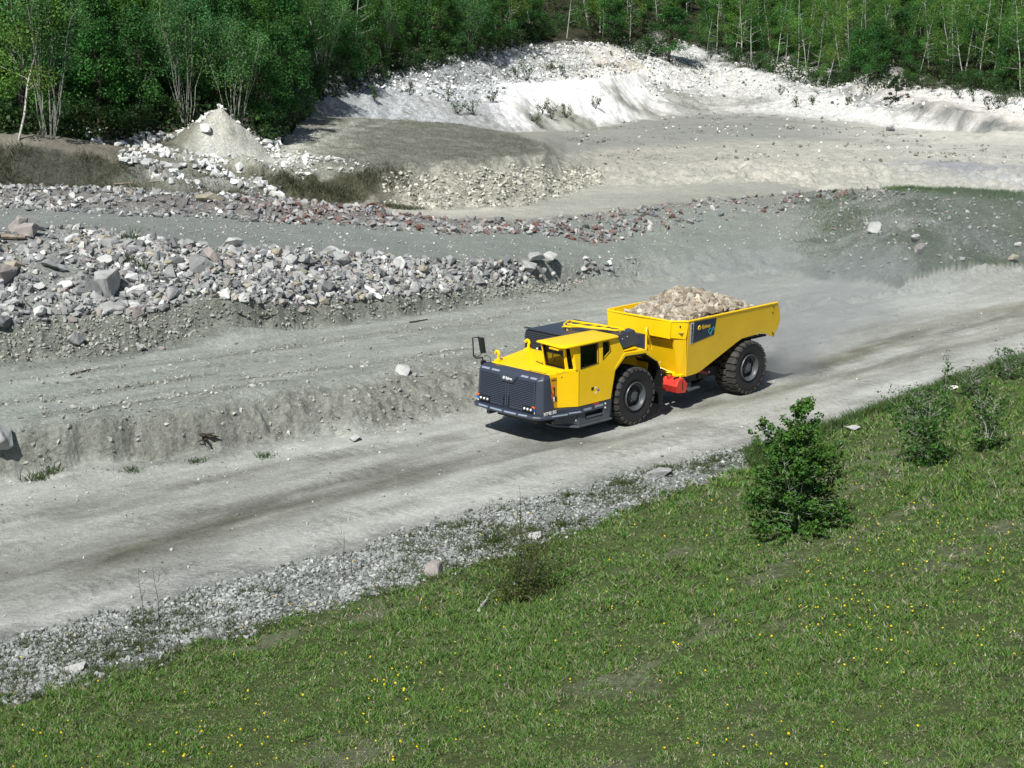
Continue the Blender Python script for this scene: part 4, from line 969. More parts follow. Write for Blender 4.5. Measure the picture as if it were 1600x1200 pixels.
    b = MB(); c = Vector(sp_(-2.88,2.60,.012))
    b.tube(ring_pts(c, .062, (-1,0,0), (0,.17,.985), 6, math.pi/6), .020, 5, closed=True); b.tube([c+Vector((.0,0,-.01)),c+Vector((-.07,0,-.01))], .016, 5)
    b.build('decal_emblem', M['yprint'], nd)
    b = MB()
    for q, r in (((-3.46,2.42),.085),((-3.62,2.47),.06),((-3.50,2.33),.045)): b.tube(ring_pts(sp_(q[0],q[1],.006), r, (-1,0,0), (0,.17,.985), 6, math.pi/6), .007, 4, closed=True)
    b.build('decal_hexagons', M['cyan'], nd)
    text_part('side_text', 'MINETRUCK', .115, sp_(-2.555,2.46,.008), (-.15,-.16,-1), (-1,0,.13), M['navy'], dbx, .004, 1.02)
    return T
def glass_mat():
    m = bpy.data.materials.new('cab_glass'); m.use_nodes = True; t = m.node_tree; t.nodes.clear()
    out = t.nodes.new("ShaderNodeOutputMaterial"); g = t.nodes.new("ShaderNodeBsdfGlossy"); g.inputs[0].default_value = (.8,.85,.9,1); g.inputs["Roughness"].default_value = .03
    tr = t.nodes.new("ShaderNodeBsdfTransparent"); tr.inputs[0].default_value = (.20,.23,.22,1)
    fr = t.nodes.new("ShaderNodeFresnel"); fr.inputs[0].default_value = 1.5; mx = t.nodes.new("ShaderNodeMixShader")
    t.links.new(fr.outputs[0], mx.inputs[0]); t.links.new(tr.outputs[0], mx.inputs[1]); t.links.new(g.outputs[0], mx.inputs[2]); t.links.new(mx.outputs[0], out.inputs[0])
    return m
M['cabglass'] = glass_mat()
truck()
# ------------------------------------------------------------------ stones
def hull_rock(seed, flat=.75, n=11):
    r = random.Random(seed); bm = bmesh.new()
    for _ in range(n):
        v = Vector((r.gauss(0,1), r.gauss(0,1), r.gauss(0,1))); v.normalize()
        bm.verts.new((v.x*r.uniform(.75,1.1), v.y*r.uniform(.6,.95), v.z*flat*r.uniform(.7,1.0)))
    bmesh.ops.convex_hull(bm, input=bm.verts)
    bmesh.ops.delete(bm, geom=[v for v in bm.verts if not v.link_faces], context='VERTS')
    bmesh.ops.triangulate(bm, faces=bm.faces); bm.verts.index_update()
    V = np.array([v.co[:] for v in bm.verts]); F = np.array([[v.index for v in f.verts] for f in bm.faces]); bm.free()
    V -= V.mean(0)
    return V*.5/np.abs(V).max()*1.12, F
def rough_rock(seed, flat):
    V, F = hull_rock(seed, flat, 13); bm = bmesh.new(); vs = [bm.verts.new(v) for v in V]
    for f in F: bm.faces.new([vs[i] for i in f])
    bmesh.ops.recalc_face_normals(bm, faces=bm.faces)
    bmesh.ops.dissolve_limit(bm, angle_limit=.35, verts=bm.verts, edges=bm.edges)
    bmesh.ops.bevel(bm, geom=list(bm.edges), offset=.018, segments=1, affect='EDGES', clamp_overlap=True)
    bmesh.ops.triangulate(bm, faces=bm.faces)
    bmesh.ops.subdivide_edges(bm, edges=bm.edges, cuts=2, use_grid_fill=True)
    bmesh.ops.triangulate(bm, faces=bm.faces); bm.normal_update()
    P = np.array([v.co[:] for v in bm.verts]); n = fbm(P[:,0]*5+P[:,2]*3+seed, P[:,1]*5-P[:,2]*2, seed, 4)
    for v, q in zip(bm.verts, n): v.co += v.normal*float(q)*.05
    bm.verts.index_update(); V = np.array([v.co[:] for v in bm.verts]); F = np.array([[v.index for v in f.verts] for f in bm.faces]); bm.free(); return V, F
ROCKS = [hull_rock(100+k, flat=.55+.06*(k % 5), n=9+k % 5) for k in range(14)]
LUMPS = [hull_rock(700+k, flat=.62+.07*(k % 4), n=18) for k in range(8)]
BLOCKS = [hull_rock(300+k, flat=.55+.12*(k % 3), n=8) for k in range(6)]
def rot_mats(r, n, tilt=1.0):
    """random rotations: spin about z, then tilt"""
    a = r.uniform(0, 2*np.pi, n); b = r.normal(0, .6*tilt, n); c = r.normal(0, .6*tilt, n)
    ca, sa, cb, sb, cc, sc = np.cos(a), np.sin(a), np.cos(b), np.sin(b), np.cos(c), np.sin(c)
    Rz = np.zeros((n,3,3)); Rz[:,0,0]=ca; Rz[:,0,1]=-sa; Rz[:,1,0]=sa; Rz[:,1,1]=ca; Rz[:,2,2]=1
    Rx = np.zeros((n,3,3)); Rx[:,0,0]=1; Rx[:,1,1]=cb; Rx[:,1,2]=-sb; Rx[:,2,1]=sb; Rx[:,2,2]=cb
    Ry = np.zeros((n,3,3)); Ry[:,0,0]=cc; Ry[:,0,2]=sc; Ry[:,1,1]=1; Ry[:,2,0]=-sc; Ry[:,2,2]=cc
    return Rz@Rx@Ry
def scatter_mesh(name, P, size, cols, r, mats, protos=None, label=None, cat=None, kind='stuff', tilt=1.0, parent=None):
    """P (n,3) positions, size (n,), cols (n,3): thousands of small stones in one mesh"""
    protos = protos or ROCKS; n = len(P); Rm = rot_mats(r, n, tilt); which = r.integers(0, len(protos), n)
    Vs, Fs, Cs = [], [], []; off = 0
    for w, (V, F) in enumerate(protos):
        m = np.where(which == w)[0]
        if not len(m): continue
        v = np.einsum('nij,vj->nvi', Rm[m], V)*size[m][:, None, None]+P[m][:, None, :]
        f = F[None]+(np.arange(len(m))*len(V))[:, None, None]+off
        c = np.concatenate([np.repeat(cols[m][:, None, :], len(V), 1), np.ones((len(m), len(V), 1))], -1)
        Vs.append(v.reshape(-1,3)); Fs.append(f.reshape(-1,3)); Cs.append(c.reshape(-1,4)); off += len(m)*len(V)
    o = npmesh(name, np.concatenate(Vs), np.concatenate(Fs), mats, np.concatenate(Cs), parent=parent)
    if label: tag(o, label, cat, kind=kind)
    return o
def pal(r, n, colors, p=None, var=.10):
    c = np.array(colors)[r.choice(len(colors), n, p=p)]
    return np.clip(c*(1+r.normal(0, var, (n,1))), .02, .9)
GREYS = [(.34,.35,.35),(.26,.27,.275),(.165,.172,.18),(.45,.46,.45),(.64,.65,.64),(.315,.29,.275),(.345,.32,.25)]
RUBP = [.27,.26,.17,.12,.05,.08,.05]
def ground_scatter(name, X, Y, s0, s1, colors, p, label, cat, seed, sink=.15, protos=None, pw=2.2, tilt=1.0):
    r = np.random.default_rng(seed); n = len(X); sz = s0+(s1-s0)*r.random(n)**pw
    Z = height(X, Y)+sz*(.5-.5*sink)*.6
    return scatter_mesh(name, np.stack([X, Y, Z], -1), sz, pal(r, n, colors, p), r, M['stone'], protos, label, cat, tilt=tilt)
def rubble_sites(n, seed, u1=1000):
    """rubble heap between lane bank and bench, thinning out to the right, avoiding the plain earth patches"""
    X, Y = sample_between(7, 8, n, -60, u1, seed, .0, 1.04)
    U = U_of(X, Y, 3.0); r = np.random.default_rng(seed+1)
    dens = np.interp(U, [-60, 60, 150, 480, 620, 760, 900, 1000], [.75,.6,1,1,.8,.6,.45,.15])
    _, _, k, t, _ = line_params(X, Y)
    lean = ss(.2,-.2, fbm(X*.45, Y*.45, 91, 3))
    left = (U < 130) & (t > .35)
    dens = dens*(.25+.75*lean)*np.where(left, .35, 1)*np.where((k == 6), .35, 1)
    m = r.random(len(X)) < dens
    return X[m], Y[m]
def rocks():
    global boulders_done
    X, Y = rubble_sites(34000, 201); ground_scatter('rubble_stones', X, Y, .06, .38, GREYS, RUBP, 'grey and white broken stones of the long rubble heap below the bench', 'rubble', 202, protos=ROCKS)
    X, Y = rubble_sites(22000, 205); ground_scatter('rubble_gravel', X, Y, .04, .14, GREYS, RUBP, 'small grey stones between the blocks of the rubble heap', 'gravel', 206)
    # individual boulders of the heap: the largest 230
    protos = []
    for k in range(16):
        V, F = rough_rock(500+k, .62+.05*(k % 4))
        c = np.array(GREYS[[0,1,3,0,2,4,1,5,3,0,6,1,4,0,5,2][k]])
        me_o = npmesh('boulder', V, F, M['stone'], np.tile([*c, 1], (len(V), 1)))
        me = me_o.data; bpy.data.objects.remove(me_o); protos.append(me)
    r = random.Random(5); X, Y = rubble_sites(900, 211); X, Y = X[:235], Y[:235]; Z = height(X, Y)
    def boulder(x, y, z, s, label, group=None, me=None, sq=(1,1,1), rz=None):
        o = bpy.data.objects.new('boulder', me or r.choice(protos)); COL.objects.link(o)
        o.location = (x, y, z+s*.16*sq[2]); o.scale = (s*sq[0], s*sq[1], s*sq[2]); o.rotation_euler = (r.uniform(-.4,.4), r.uniform(-.4,.4), r.uniform(0, 6.28) if rz is None else rz)
        tag(o, label, 'boulder', group); return o
    for x, y, z in zip(X, Y, Z):
        boulder(float(x), float(y), float(z), r.choice((.30,.34,.38,.42,.46,.5,.58,.7))*(1.15 if U_of(x, y, z) < 420 else .9), 'angular grey stone lying in the long rubble heap below the bench', 'stones of the rubble heap')
    # named single stones
    for u, v, s, lab, me, sq in (
        (168,462,1.7,'biggest pale grey boulder low in the left part of the rubble heap',0,(1,.8,1.1)),
        (145,462,1.0,'upright grey boulder just left of the biggest boulder in the heap',1,(.6,.7,1.4)),
        (180,488,1.1,'grey boulder touching the earth bank right under the biggest boulder',3,(1,1,.8)),
        (318,425,1.3,'dark grey split boulder in the upper middle of the rubble heap',1,(.9,.8,1.1)),
        (332,412,1.1,'tall pinkish boulder beside the dark split boulder',7,(.6,.7,1.5)),
        (275,418,.9,'dark boulder at the top of the heap left of the split boulder',4,(1,.8,.8)),
        (212,462,.95,'bright white block beside the biggest boulder',5,(1,.7,.7)),
        (62,493,.8,'white block on the brink of the earth bank at the far left',12,(.9,.9,.9)),
        (27,362,1.2,'large pinkish boulder on the heap top near the left edge',7,(1,.8,1.1)),
        (42,368,.9,'second pinkish boulder on the heap top, right of the large one',14,(1,1,1)),
        (5,440,1.2,'brown boulder cut by the left edge of the photo in the heap',14,(1,1,.9)),
        (3,512,1.0,'dark round boulder sticking out of the earth bank at the left edge',4,(1,1,1)),
        (0,699,1.0,'large grey boulder leaning on the lower earth scarp at the left edge',0,(.8,1,1.2)),
        (326,315,1.15,'tan boulder beside the brick rubble line beyond the bench',10,(1.2,.8,.8)),
        (438,311,.9,'white block standing on the brick rubble line beyond the bench',5,(1,.7,.9)),
        (624,424,1.0,'white slanted slab in the middle of the rubble heap',12,(.45,.5,1.5)),
        (582,462,.9,'white slab at the foot of the rubble heap, right of its middle',12,(1.3,.6,.6)),
        (835,412,1.0,'leftmost big grey block of the cluster at the heap right end',3,(.9,.9,1)),
        (856,408,.9,'rightmost pale block of the cluster at the heap right end',8,(1,.9,.9)),
        (826,428,1.0,'lower grey block of the cluster at the heap right end',0,(1,.8,.8)),
        (532,412,.9,'grey boulder on the upper edge of the heap near its middle',9,(.9,.9,1.1)),
        (118,540,.75,'pale stone stuck in the earth bank below the heap',0,(1,.8,.9)),
        (219,547,.42,'small round stone on the track at the bank foot',0,(1,1,.9)),
        (252,546,.34,'smaller brownish stone on the track at the bank foot',7,(1,1,.8)),
        (555,689,.42,'lone pale stone on the haul road left of the truck',8,(1.1,.8,.8)),
        (629,582,.55,'white stone on the crest of the lower scarp left of the truck',8,(1.1,.9,.8)),
        (677,899,.8,'brownish flat boulder at the verge beside a dry stick',7,(1.3,.9,.6)),
        (836,843,.36,'pale cream stone at the verge where the grass begins',8,(1,.9,1)),
        (1024,746,.85,'pale flat stone between road verge and grass right of centre',0,(1.3,.8,.5)),
        (1392,205,1.3,'dark round stone at the right end of the white slope foot',4,(1,.8,.8)),
        (1438,392,1.4,'long pinkish boulder at the foot of the green mound',7,(1.5,.7,.7)),
        (1366,360,.9,'pale pink boulder on the green mound shoulder',8,(1.1,.8,.8)),
        (1430,376,.8,'white stone just above the long pinkish boulder',12,(1.2,.8,.7)),
        (1591,385,.6,'white boulder on the green mound near the right edge',12,(1,.8,.8)),
        (1582,408,.6,'yellowish boulder on the green mound near the right edge',10,(1,.8,.8)),
        (1340,213,.7,'white stone lying on the pale pit floor at the right',12,(1,.8,.6)),
        (1333,672,.5,'pale stone on the verge edge right of the large birch bush',8,(1.3,.9,.6)),
        (1483,609,.5,'white stone in grass beside the small birch',12,(1.1,.9,.7)),
        (1190,715,.4,'pale stone in the gravel left of the large birch bush',8,(1.3,.9,.6)),
        (115,1050,.4,'whitish flat stone in the verge gravel at lower left',8,(1.3,.8,.6)),
        (322,205,1.1,'big white block on the conical white mound',12,(1,.8,.8)),
        (425,232,1.5,'white block at the foot of the conical white mound',12,(1.2,.8,.7))):
        p = at(u, v); boulder(p.x, p.y, p.z, s, lab, me=protos[me], sq=sq, rz=(u*.37) % 3)
    # brick rubble line beyond the bench
    BR = [(.165,.095,.08),(.20,.145,.13),(.30,.31,.315),(.46,.46,.45),(.20,.21,.225),(.30,.26,.245)]
    X, Y = sample_between(9, 11, 26000, -60, 1420, 221, -.25, .75); U = U_of(X, Y, 2.5); rr = np.random.default_rng(3)
    m = rr.random(len(X)) < np.interp(U, [-60,380,520,620,760,900,1000,1150,1300,1420], [.8,.8,1,.9,.55,.75,.65,.5,.35,.2])*(.35+.65*ss(-.3,.3, fbm(X*.4, Y*.4, 92, 3)))
    m &= ~((U > 600) & (line_params(X, Y)[2] >= 10))
    red = U[m] > 380
    r2 = np.random.default_rng(12); n = int(m.sum())
    c = np.where(red[:, None], pal(r2, n, BR, [.13,.13,.28,.15,.18,.13]), pal(r2, n, GREYS, RUBP))
    sz = .07+.36*r2.random(n)**2.8; P = np.stack([X[m], Y[m], height(X[m], Y[m])+sz*.25], -1)
    scatter_mesh('brick_rubble', P, sz, c, r2, M['stone'], BLOCKS+ROCKS[:4], 'line of broken red brick and grey stone rubble along the far bench edge', 'rubble')
    # verge gravel
    X, Y = sample_between(2, 3, 120000, -40, 1500, 231, -.10, 1.12); U = U_of(X, Y, 0); r3 = np.random.default_rng(31)
    _, _, k, t, _ = line_params(X, Y)
    m = r3.random(len(X)) < np.interp(U, [0,700,1100,1300,1500], [1,1,.6,.4,.25])*np.where((k == 3), .25, 1)*np.where((k == 1), .5, 1)*(.25+.75*ss(-.3,.25, fbm(X*.7, Y*.7, 93, 4)))
    ground_scatter('verge_gravel', X[m], Y[m], .018, .12, [(.31,.33,.325),(.24,.255,.25),(.42,.44,.43),(.12,.13,.12)], [.36,.30,.12,.22], 'pale grey crushed stone strip between the haul road and the grass slope', 'gravel', 232, pw=2.6)
    # scattered stones on the haul road and its far edge
    X, Y = sample_between(3, 4, 11000, -40, 1640, 241, 0, 1); r4 = np.random.default_rng(41); U = U_of(X, Y, 0); _, _, k, t, _ = line_params(X, Y)
    m = r4.random(len(X)) < np.where(t > .72, np.interp(U, [0,450,760],[.9,.6,.08]), .13)+np.where(t < .1, .25, 0)
    ground_scatter('road_stones', X[m], Y[m], .02, .11, [(.46,.48,.48),(.36,.38,.38),(.20,.21,.21)], [.5,.3,.2], 'loose pale stones scattered over the haul road', 'gravel', 242, pw=3.2)
    # clods on the two earth scarps and the lane
    X, Y = sample_between(4, 6, 12000, -40, 860, 251, 0, 1); r5 = np.random.default_rng(51); _, _, k, t, _ = line_params(X, Y)
    m = r5.random(len(X)) < np.where(k == 4, .85, np.where(t < .3, .35, .07)); X, Y = X[m], Y[m]
    rows = []
    for pts in ([(-20,634),(110,620),(240,600),(330,586)],[(60,652),(200,632),(330,610),(440,595)],[(380,594),(520,575),(640,560),(730,545)],[(430,545),(600,522),(740,505),(840,480)],[(0,596),(150,578),(330,560),(470,540)]):
        P = [at(*p) for p in pts]
        for a_, b_ in zip(P[:-1], P[1:]):
            q = r5.random(70)[:, None]; g = np.array(a_)[None]*(1-q)+np.array(b_)[None]*q; rows.append(g[:, :2]+r5.normal(0, .3, (70, 2)))
    rows = np.concatenate(rows); X = np.concatenate([X, rows[:, 0]]); Y = np.concatenate([Y, rows[:, 1]])
    X2, Y2 = sample_between(6, 7, 6000, -40, 900, 252, 0, 1); X = np.concatenate([X, X2]); Y = np.concatenate([Y, Y2])
    ground_scatter('earth_clods', X, Y, .03, .18, [(.34,.35,.32),(.28,.285,.255),(.40,.41,.38),(.20,.20,.175)], [.4,.3,.2,.1], 'crumbled grey clods on the two low earth scarps beside the haul road', 'clods', 253, pw=3, sink=.6)
    # bench pebbles, mound stones
    X, Y = sample_between(8, 9, 5000, -40, 1400, 261, 0, 1); r6 = np.random.default_rng(61); m = r6.random(len(X)) < .5
    ground_scatter('bench_pebbles', X[m], Y[m], .03, .13, [(.55,.56,.55),(.30,.31,.30),(.42,.40,.38)], [.5,.25,.25], 'pebbles strewn on the flat grey bench above the rubble heap', 'gravel', 262, pw=3)
    X, Y = sample_between(7, 9, 1300, 1290, 1640, 271, 0, 1)
    ground_scatter('mound_stones', X, Y, .04, .28, [(.30,.32,.31),(.26,.28,.27),(.52,.52,.50),(.32,.28,.25)], [.4,.3,.15,.15], 'small stones sticking out of the green mound at right', 'stones', 272, pw=3.5)
    # scree of the white slopes
    X, Y = sample_between(13, 17, 38000, 440, 1640, 281, .6, 1.0); U = U_of(X, Y, 5); r7 = np.random.default_rng(71); _, _, k, t, _ = line_params(X, Y)
    bright = (U > 790) & (U < 1010) & (k < 16)
    m = r7.random(len(X)) < np.where(bright, .05, np.where(U > 1040, np.where(k == 16, .05, .24), .55))*(k > 13)+(k == 13)*.05
    ground_scatter('white_scree', X[m], Y[m], .07, .50, [(.78,.80,.81),(.62,.65,.66),(.34,.37,.38),(.12,.13,.12)], [.42,.28,.14,.16], 'white limestone scree covering the far quarry slopes', 'scree', 282, pw=2.6)
    # cliff blocks of the plateau
    X, Y = sample_between(11, 12, 6000, 600, 940, 291, .0, .8); r8 = np.random.default_rng(81)
    ground_scatter('cliff_stones', X, Y, .05, .30, [(.48,.48,.42),(.36,.36,.30),(.60,.60,.53),(.20,.20,.16)], [.4,.25,.2,.15], 'pale broken stones in the eroded face of the low plateau', 'stones', 292, pw=2.4, sink=.5)
    # stones on the conical mound and around it
    pc = at(345, 232); r9 = np.random.default_rng(91)
    a = r9.uniform(0, 6.28, 900); q = 2.5+3.4*r9.random(900)**1.4; X = pc.x+np.cos(a)*q*1.5; Y = pc.y+np.sin(a)*q*.8
    ground_scatter('white_mound_stones', X, Y, .05, .45, [(.60,.61,.60),(.52,.53,.50),(.80,.80,.78)], [.4,.35,.25], 'white stones on and around the conical mound by the forest', 'stones', 93, pw=3)
    X, Y = sample_between(11, 13, 5000, 190, 440, 295, .0, 1); m = (fbm(X*.5, Y*.9, 94, 3) > .10) & (np.hypot((X-pc.x)/1.3, Y-pc.y-1.5) > 3.4)
    ground_scatter('ledge_stones', X[m], Y[m], .06, .6, [(.68,.70,.70),(.52,.54,.54),(.36,.37,.36)], [.45,.35,.2], 'pale stones on the low ledges below the conical mound', 'stones', 296, pw=2.5)
    X, Y = sample_between(12, 14, 1500, 900, 1600, 297, .0, 1); m = fbm(X*.2, Y*.6, 95, 3) > .0
    ground_scatter('pit_floor_stones', X[m], Y[m], .08, .40, [(.65,.65,.60),(.30,.30,.27),(.18,.19,.15)], [.3,.3,.4], 'few dark and pale stones on the pit floor', 'stones', 298, pw=2.5)
    # ------------------------------------------------ the load
    r = np.random.default_rng(77)
    c, s = math.cos(R_(224.08)), math.sin(R_(224.08))
    def to_w(x, y, z): return np.stack([2.673+c*x-s*y, 45.75+s*x+c*y, z], -1)
    def top(x, y):
        # heap: highest around x=-3.9, sloping to the walls
        px = np.clip(np.minimum((-2.15-x)/1.7, (x+7.0)/3.0), 0, 1)
        py = np.clip((1.42-np.abs(y))/1.15, 0, 1)
        return 2.56+.84*np.minimum(px, 1)**.75*py**.6*(1-.12*(x+3.4)*(x < -3.4)*-.35)+.10*fbm(x*1.2, y*1.2, 88, 3)
    gx_, gy_ = np.meshgrid(np.linspace(-6.75, -2.1, 60), np.linspace(-1.44, 1.44, 36), indexing='ij')
    hx, hy = gx_.ravel(), gy_.ravel(); hz_ = top(hx, hy)-.06
    i = np.arange(59*36).reshape(59, 36)[:, :-1].ravel(); F = np.stack([i, i+1, i+37, i+36], -1)
    base = npmesh('ore_load', to_w(hx, hy, hz_), F, M['stone'], np.tile([.30,.27,.22,1], (len(hx), 1)))
    tag(base, 'heap of buff grey broken rock filling the yellow dump box', 'rock load', kind='stuff')
    n = 5600; x = r.uniform(-6.6, -2.18, n); y = r.uniform(-1.38, 1.38, n); z = top(x, y); sz = .07+.24*r.random(n)**2.2
    m = (z > 2.55) & (np.abs(y) < 1.12+.25*np.clip(z-2.9, 0, 1)) & (x > -6.2); x, y, z, sz = x[m], y[m], z[m], sz[m]; n = len(x)
    scatter_mesh('ore_load_stones', to_w(x, y, z+.02), sz*1.25, pal(r, n, [(.34,.295,.225),(.44,.395,.32),(.21,.18,.135),(.35,.325,.28)], var=.14), r, M['stone'], LUMPS[:4]+ROCKS[4:10], 'angular buff stones heaped in the dump box', 'rock load')
rocks()
# ------------------------------------------------------------------ vegetation
def quads_from(P, N, size, r, asp=.7):
    """rhombic leaves at P with normals N"""
    n = len(P); t = r.normal(size=(n,3)); t -= N*(t*N).sum(1)[:, None]; t /= np.linalg.norm(t, axis=1)[:, None]+1e-9
    b = np.cross(N, t); s = size[:, None]*.5
    V = np.stack([P-t*s, P-b*s*asp, P+t*s, P+b*s*asp], 1).reshape(-1,3)
    F = np.arange(4*n).reshape(n,4); return V, F
def leaf_cloud(r, centers, radii, n, size, col, up=.35, shell=.5):
    k = r.choice(len(centers), n, p=np.array([q**2 for q in radii])/sum(q**2 for q in radii))
    d = r.normal(size=(n,3)); d /= np.linalg.norm(d, axis=1)[:, None]
    q = (r.random(n)**(1/3.))*(1-shell)+shell*r.random(n)**.35
    c = np.array(centers)[k]; rad = np.array(radii)[k]
    P = c+d*(q*rad)[:, None]*np.array([1,1,.85])
    N = r.normal(size=(n,3))*.8+np.array([0,0,up])+d*.9; N /= np.linalg.norm(N, axis=1)[:, None]
    V, F = quads_from(P, N, size*(.6+.8*r.random(n)), r)
    cf = 1+r.normal(0,.22,(len(centers),1)); yel = r.normal(0,.10,(len(centers),1))*np.array([[1.,0,-.5]])
    C = np.clip(np.array(col)[None]*np.clip(cf[k],.5,1.6)*(1+yel[k])*(1+r.normal(0,.14,(n,1)))*(1+r.normal(0,.05,(n,3))), .003, .6)
    return V, F, np.repeat(np.concatenate([C, np.ones((n,1))], 1), 4, 0)
def limb_mesh(paths, mtl, name, parent, seg=5):
    b = MB()
    for pts, r0, r1 in paths:
        n = len(pts); b.tube(pts, [r0+(r1-r0)*i/(n-1) for i in range(n)], seg)
    return b.build(name, mtl, parent, smooth=True)
def bent(p0, p1, r, wob, n=5):
    p0, p1 = Vector(p0), Vector(p1); out = []
    for i in range(n):
        t = i/(n-1); out.append(p0.lerp(p1, t)+Vector((r.gauss(0,wob), r.gauss(0,wob), 0))*math.sin(math.pi*t)*(1 if i else 0))
    return out
def make_tree(name, kind, seed, label, group):
    """kinds: birch (slender single trunk), bushy (dense broad crown to the ground), willow (fan of bare stems), spruce-like dark"""
    rp = random.Random(seed); r = np.random.default_rng(seed); root = empty(name)
    tag(root, label, 'tree', group)
    if kind == 'birch':
        h = rp.uniform(8.0, 10.5); top = (rp.gauss(0,.9), rp.gauss(0,.9), h); tr = bent((0,0,-.3), top, rp, .06, 7); paths = [(tr, .07, .018)]
        cs, rs = [], []
        for k in range(15):
            t = rp.uniform(.22, 1.0); i = min(int(t*6), 5); p = tr[i].lerp(tr[i+1], t*6-i); a = rp.uniform(0, 6.28); w = (1.05-t)*1.9+.35
            q = p+Vector((math.cos(a)*w, math.sin(a)*w, rp.uniform(.2,.9))); paths.append((bent(p, q, rp, .06, 3), .025, .008)); cs.append(tuple(q)); rs.append(rp.uniform(.55,1.05))
        nl, sz, col = 3400, .13, rp.choice([(.08,.185,.030),(.10,.19,.026),(.070,.175,.030),(.09,.175,.022)])
        trunk_m = M['birch_bark']
    elif kind == 'bushy':
        h = rp.uniform(5.5, 8.0); w = rp.uniform(1.1, 1.75); tr = bent((0,0,-.3), (rp.gauss(0,.3), rp.gauss(0,.3), h*.85), rp, .15, 6); paths = [(tr, .12, .03)]
        cs, rs = [], []
        for k in range(34):
            z = h*rp.uniform(.10, 1.0)**.8; a = rp.uniform(0, 6.28); ww = w*math.sin(math.pi*min(1, .18+z/h*.80))**.7*rp.uniform(.4, 1.0)
            q = Vector((math.cos(a)*ww, math.sin(a)*ww, z)); cs.append(tuple(q)); rs.append(rp.uniform(.40,.85))
            if k % 2: paths.append((bent((0,0,z*.6), q, rp, .1, 3), .03, .01))
        nl, sz, col = 6400, .125, rp.choice([(.032,.130,.022),(.042,.150,.022),(.034,.118,.022),(.055,.145,.020)])
        trunk_m = M['dark_bark']
    elif kind == 'willow':
        h = rp.uniform(6.6, 8.0); paths = []; cs, rs = [], []
        for k in range(13):
            a = rp.uniform(0, 6.28); sp = rp.uniform(.4, 2.3); p0 = (math.cos(a)*.25, math.sin(a)*.25, -.2); p1 = (math.cos(a)*sp, math.sin(a)*sp, h*rp.uniform(.65,.9))
            pts = bent(p0, p1, rp, .11, 6); paths.append((pts, .032, .012))
            for j in (3,4,5):
                q = pts[j]+Vector((rp.gauss(0,.4), rp.gauss(0,.4), rp.uniform(.1,.7)))
                if j > 3 or rp.random() < .4: cs.append(tuple(q)); rs.append(rp.uniform(.7,1.15))
                paths.append((bent(pts[j], q+Vector((0,0,.4)), rp, .05, 3), .015, .006))
        nl, sz, col = 7500, .115, (.070,.180,.050)
        trunk_m = M['grey_bark']
    elif kind == 'shrub':
        h = rp.uniform(2.2, 3.6); cs, rs, paths = [], [], []
        for k in range(8):
            a = rp.uniform(0, 6.28); s = rp.uniform(.2, 1.3); q = Vector((math.cos(a)*s, math.sin(a)*s, h*rp.uniform(.25,.9))); cs.append(tuple(q)); rs.append(rp.uniform(.45,.85))
            paths.append((bent((0,0,-.1), q, rp, .08, 4), .03, .008))
        nl, sz, col = 1500, .13, (.036,.095,.022); trunk_m = M['dark_bark']
    cs_low = []
    V, F, C = leaf_cloud(r, cs, rs, nl, sz, col)
    tk = limb_mesh(paths, trunk_m, 'trunk', root)
    npmesh('crown', V, F, M['leaf'], C, parent=root)
    return root
def tint(root, m, f): pass
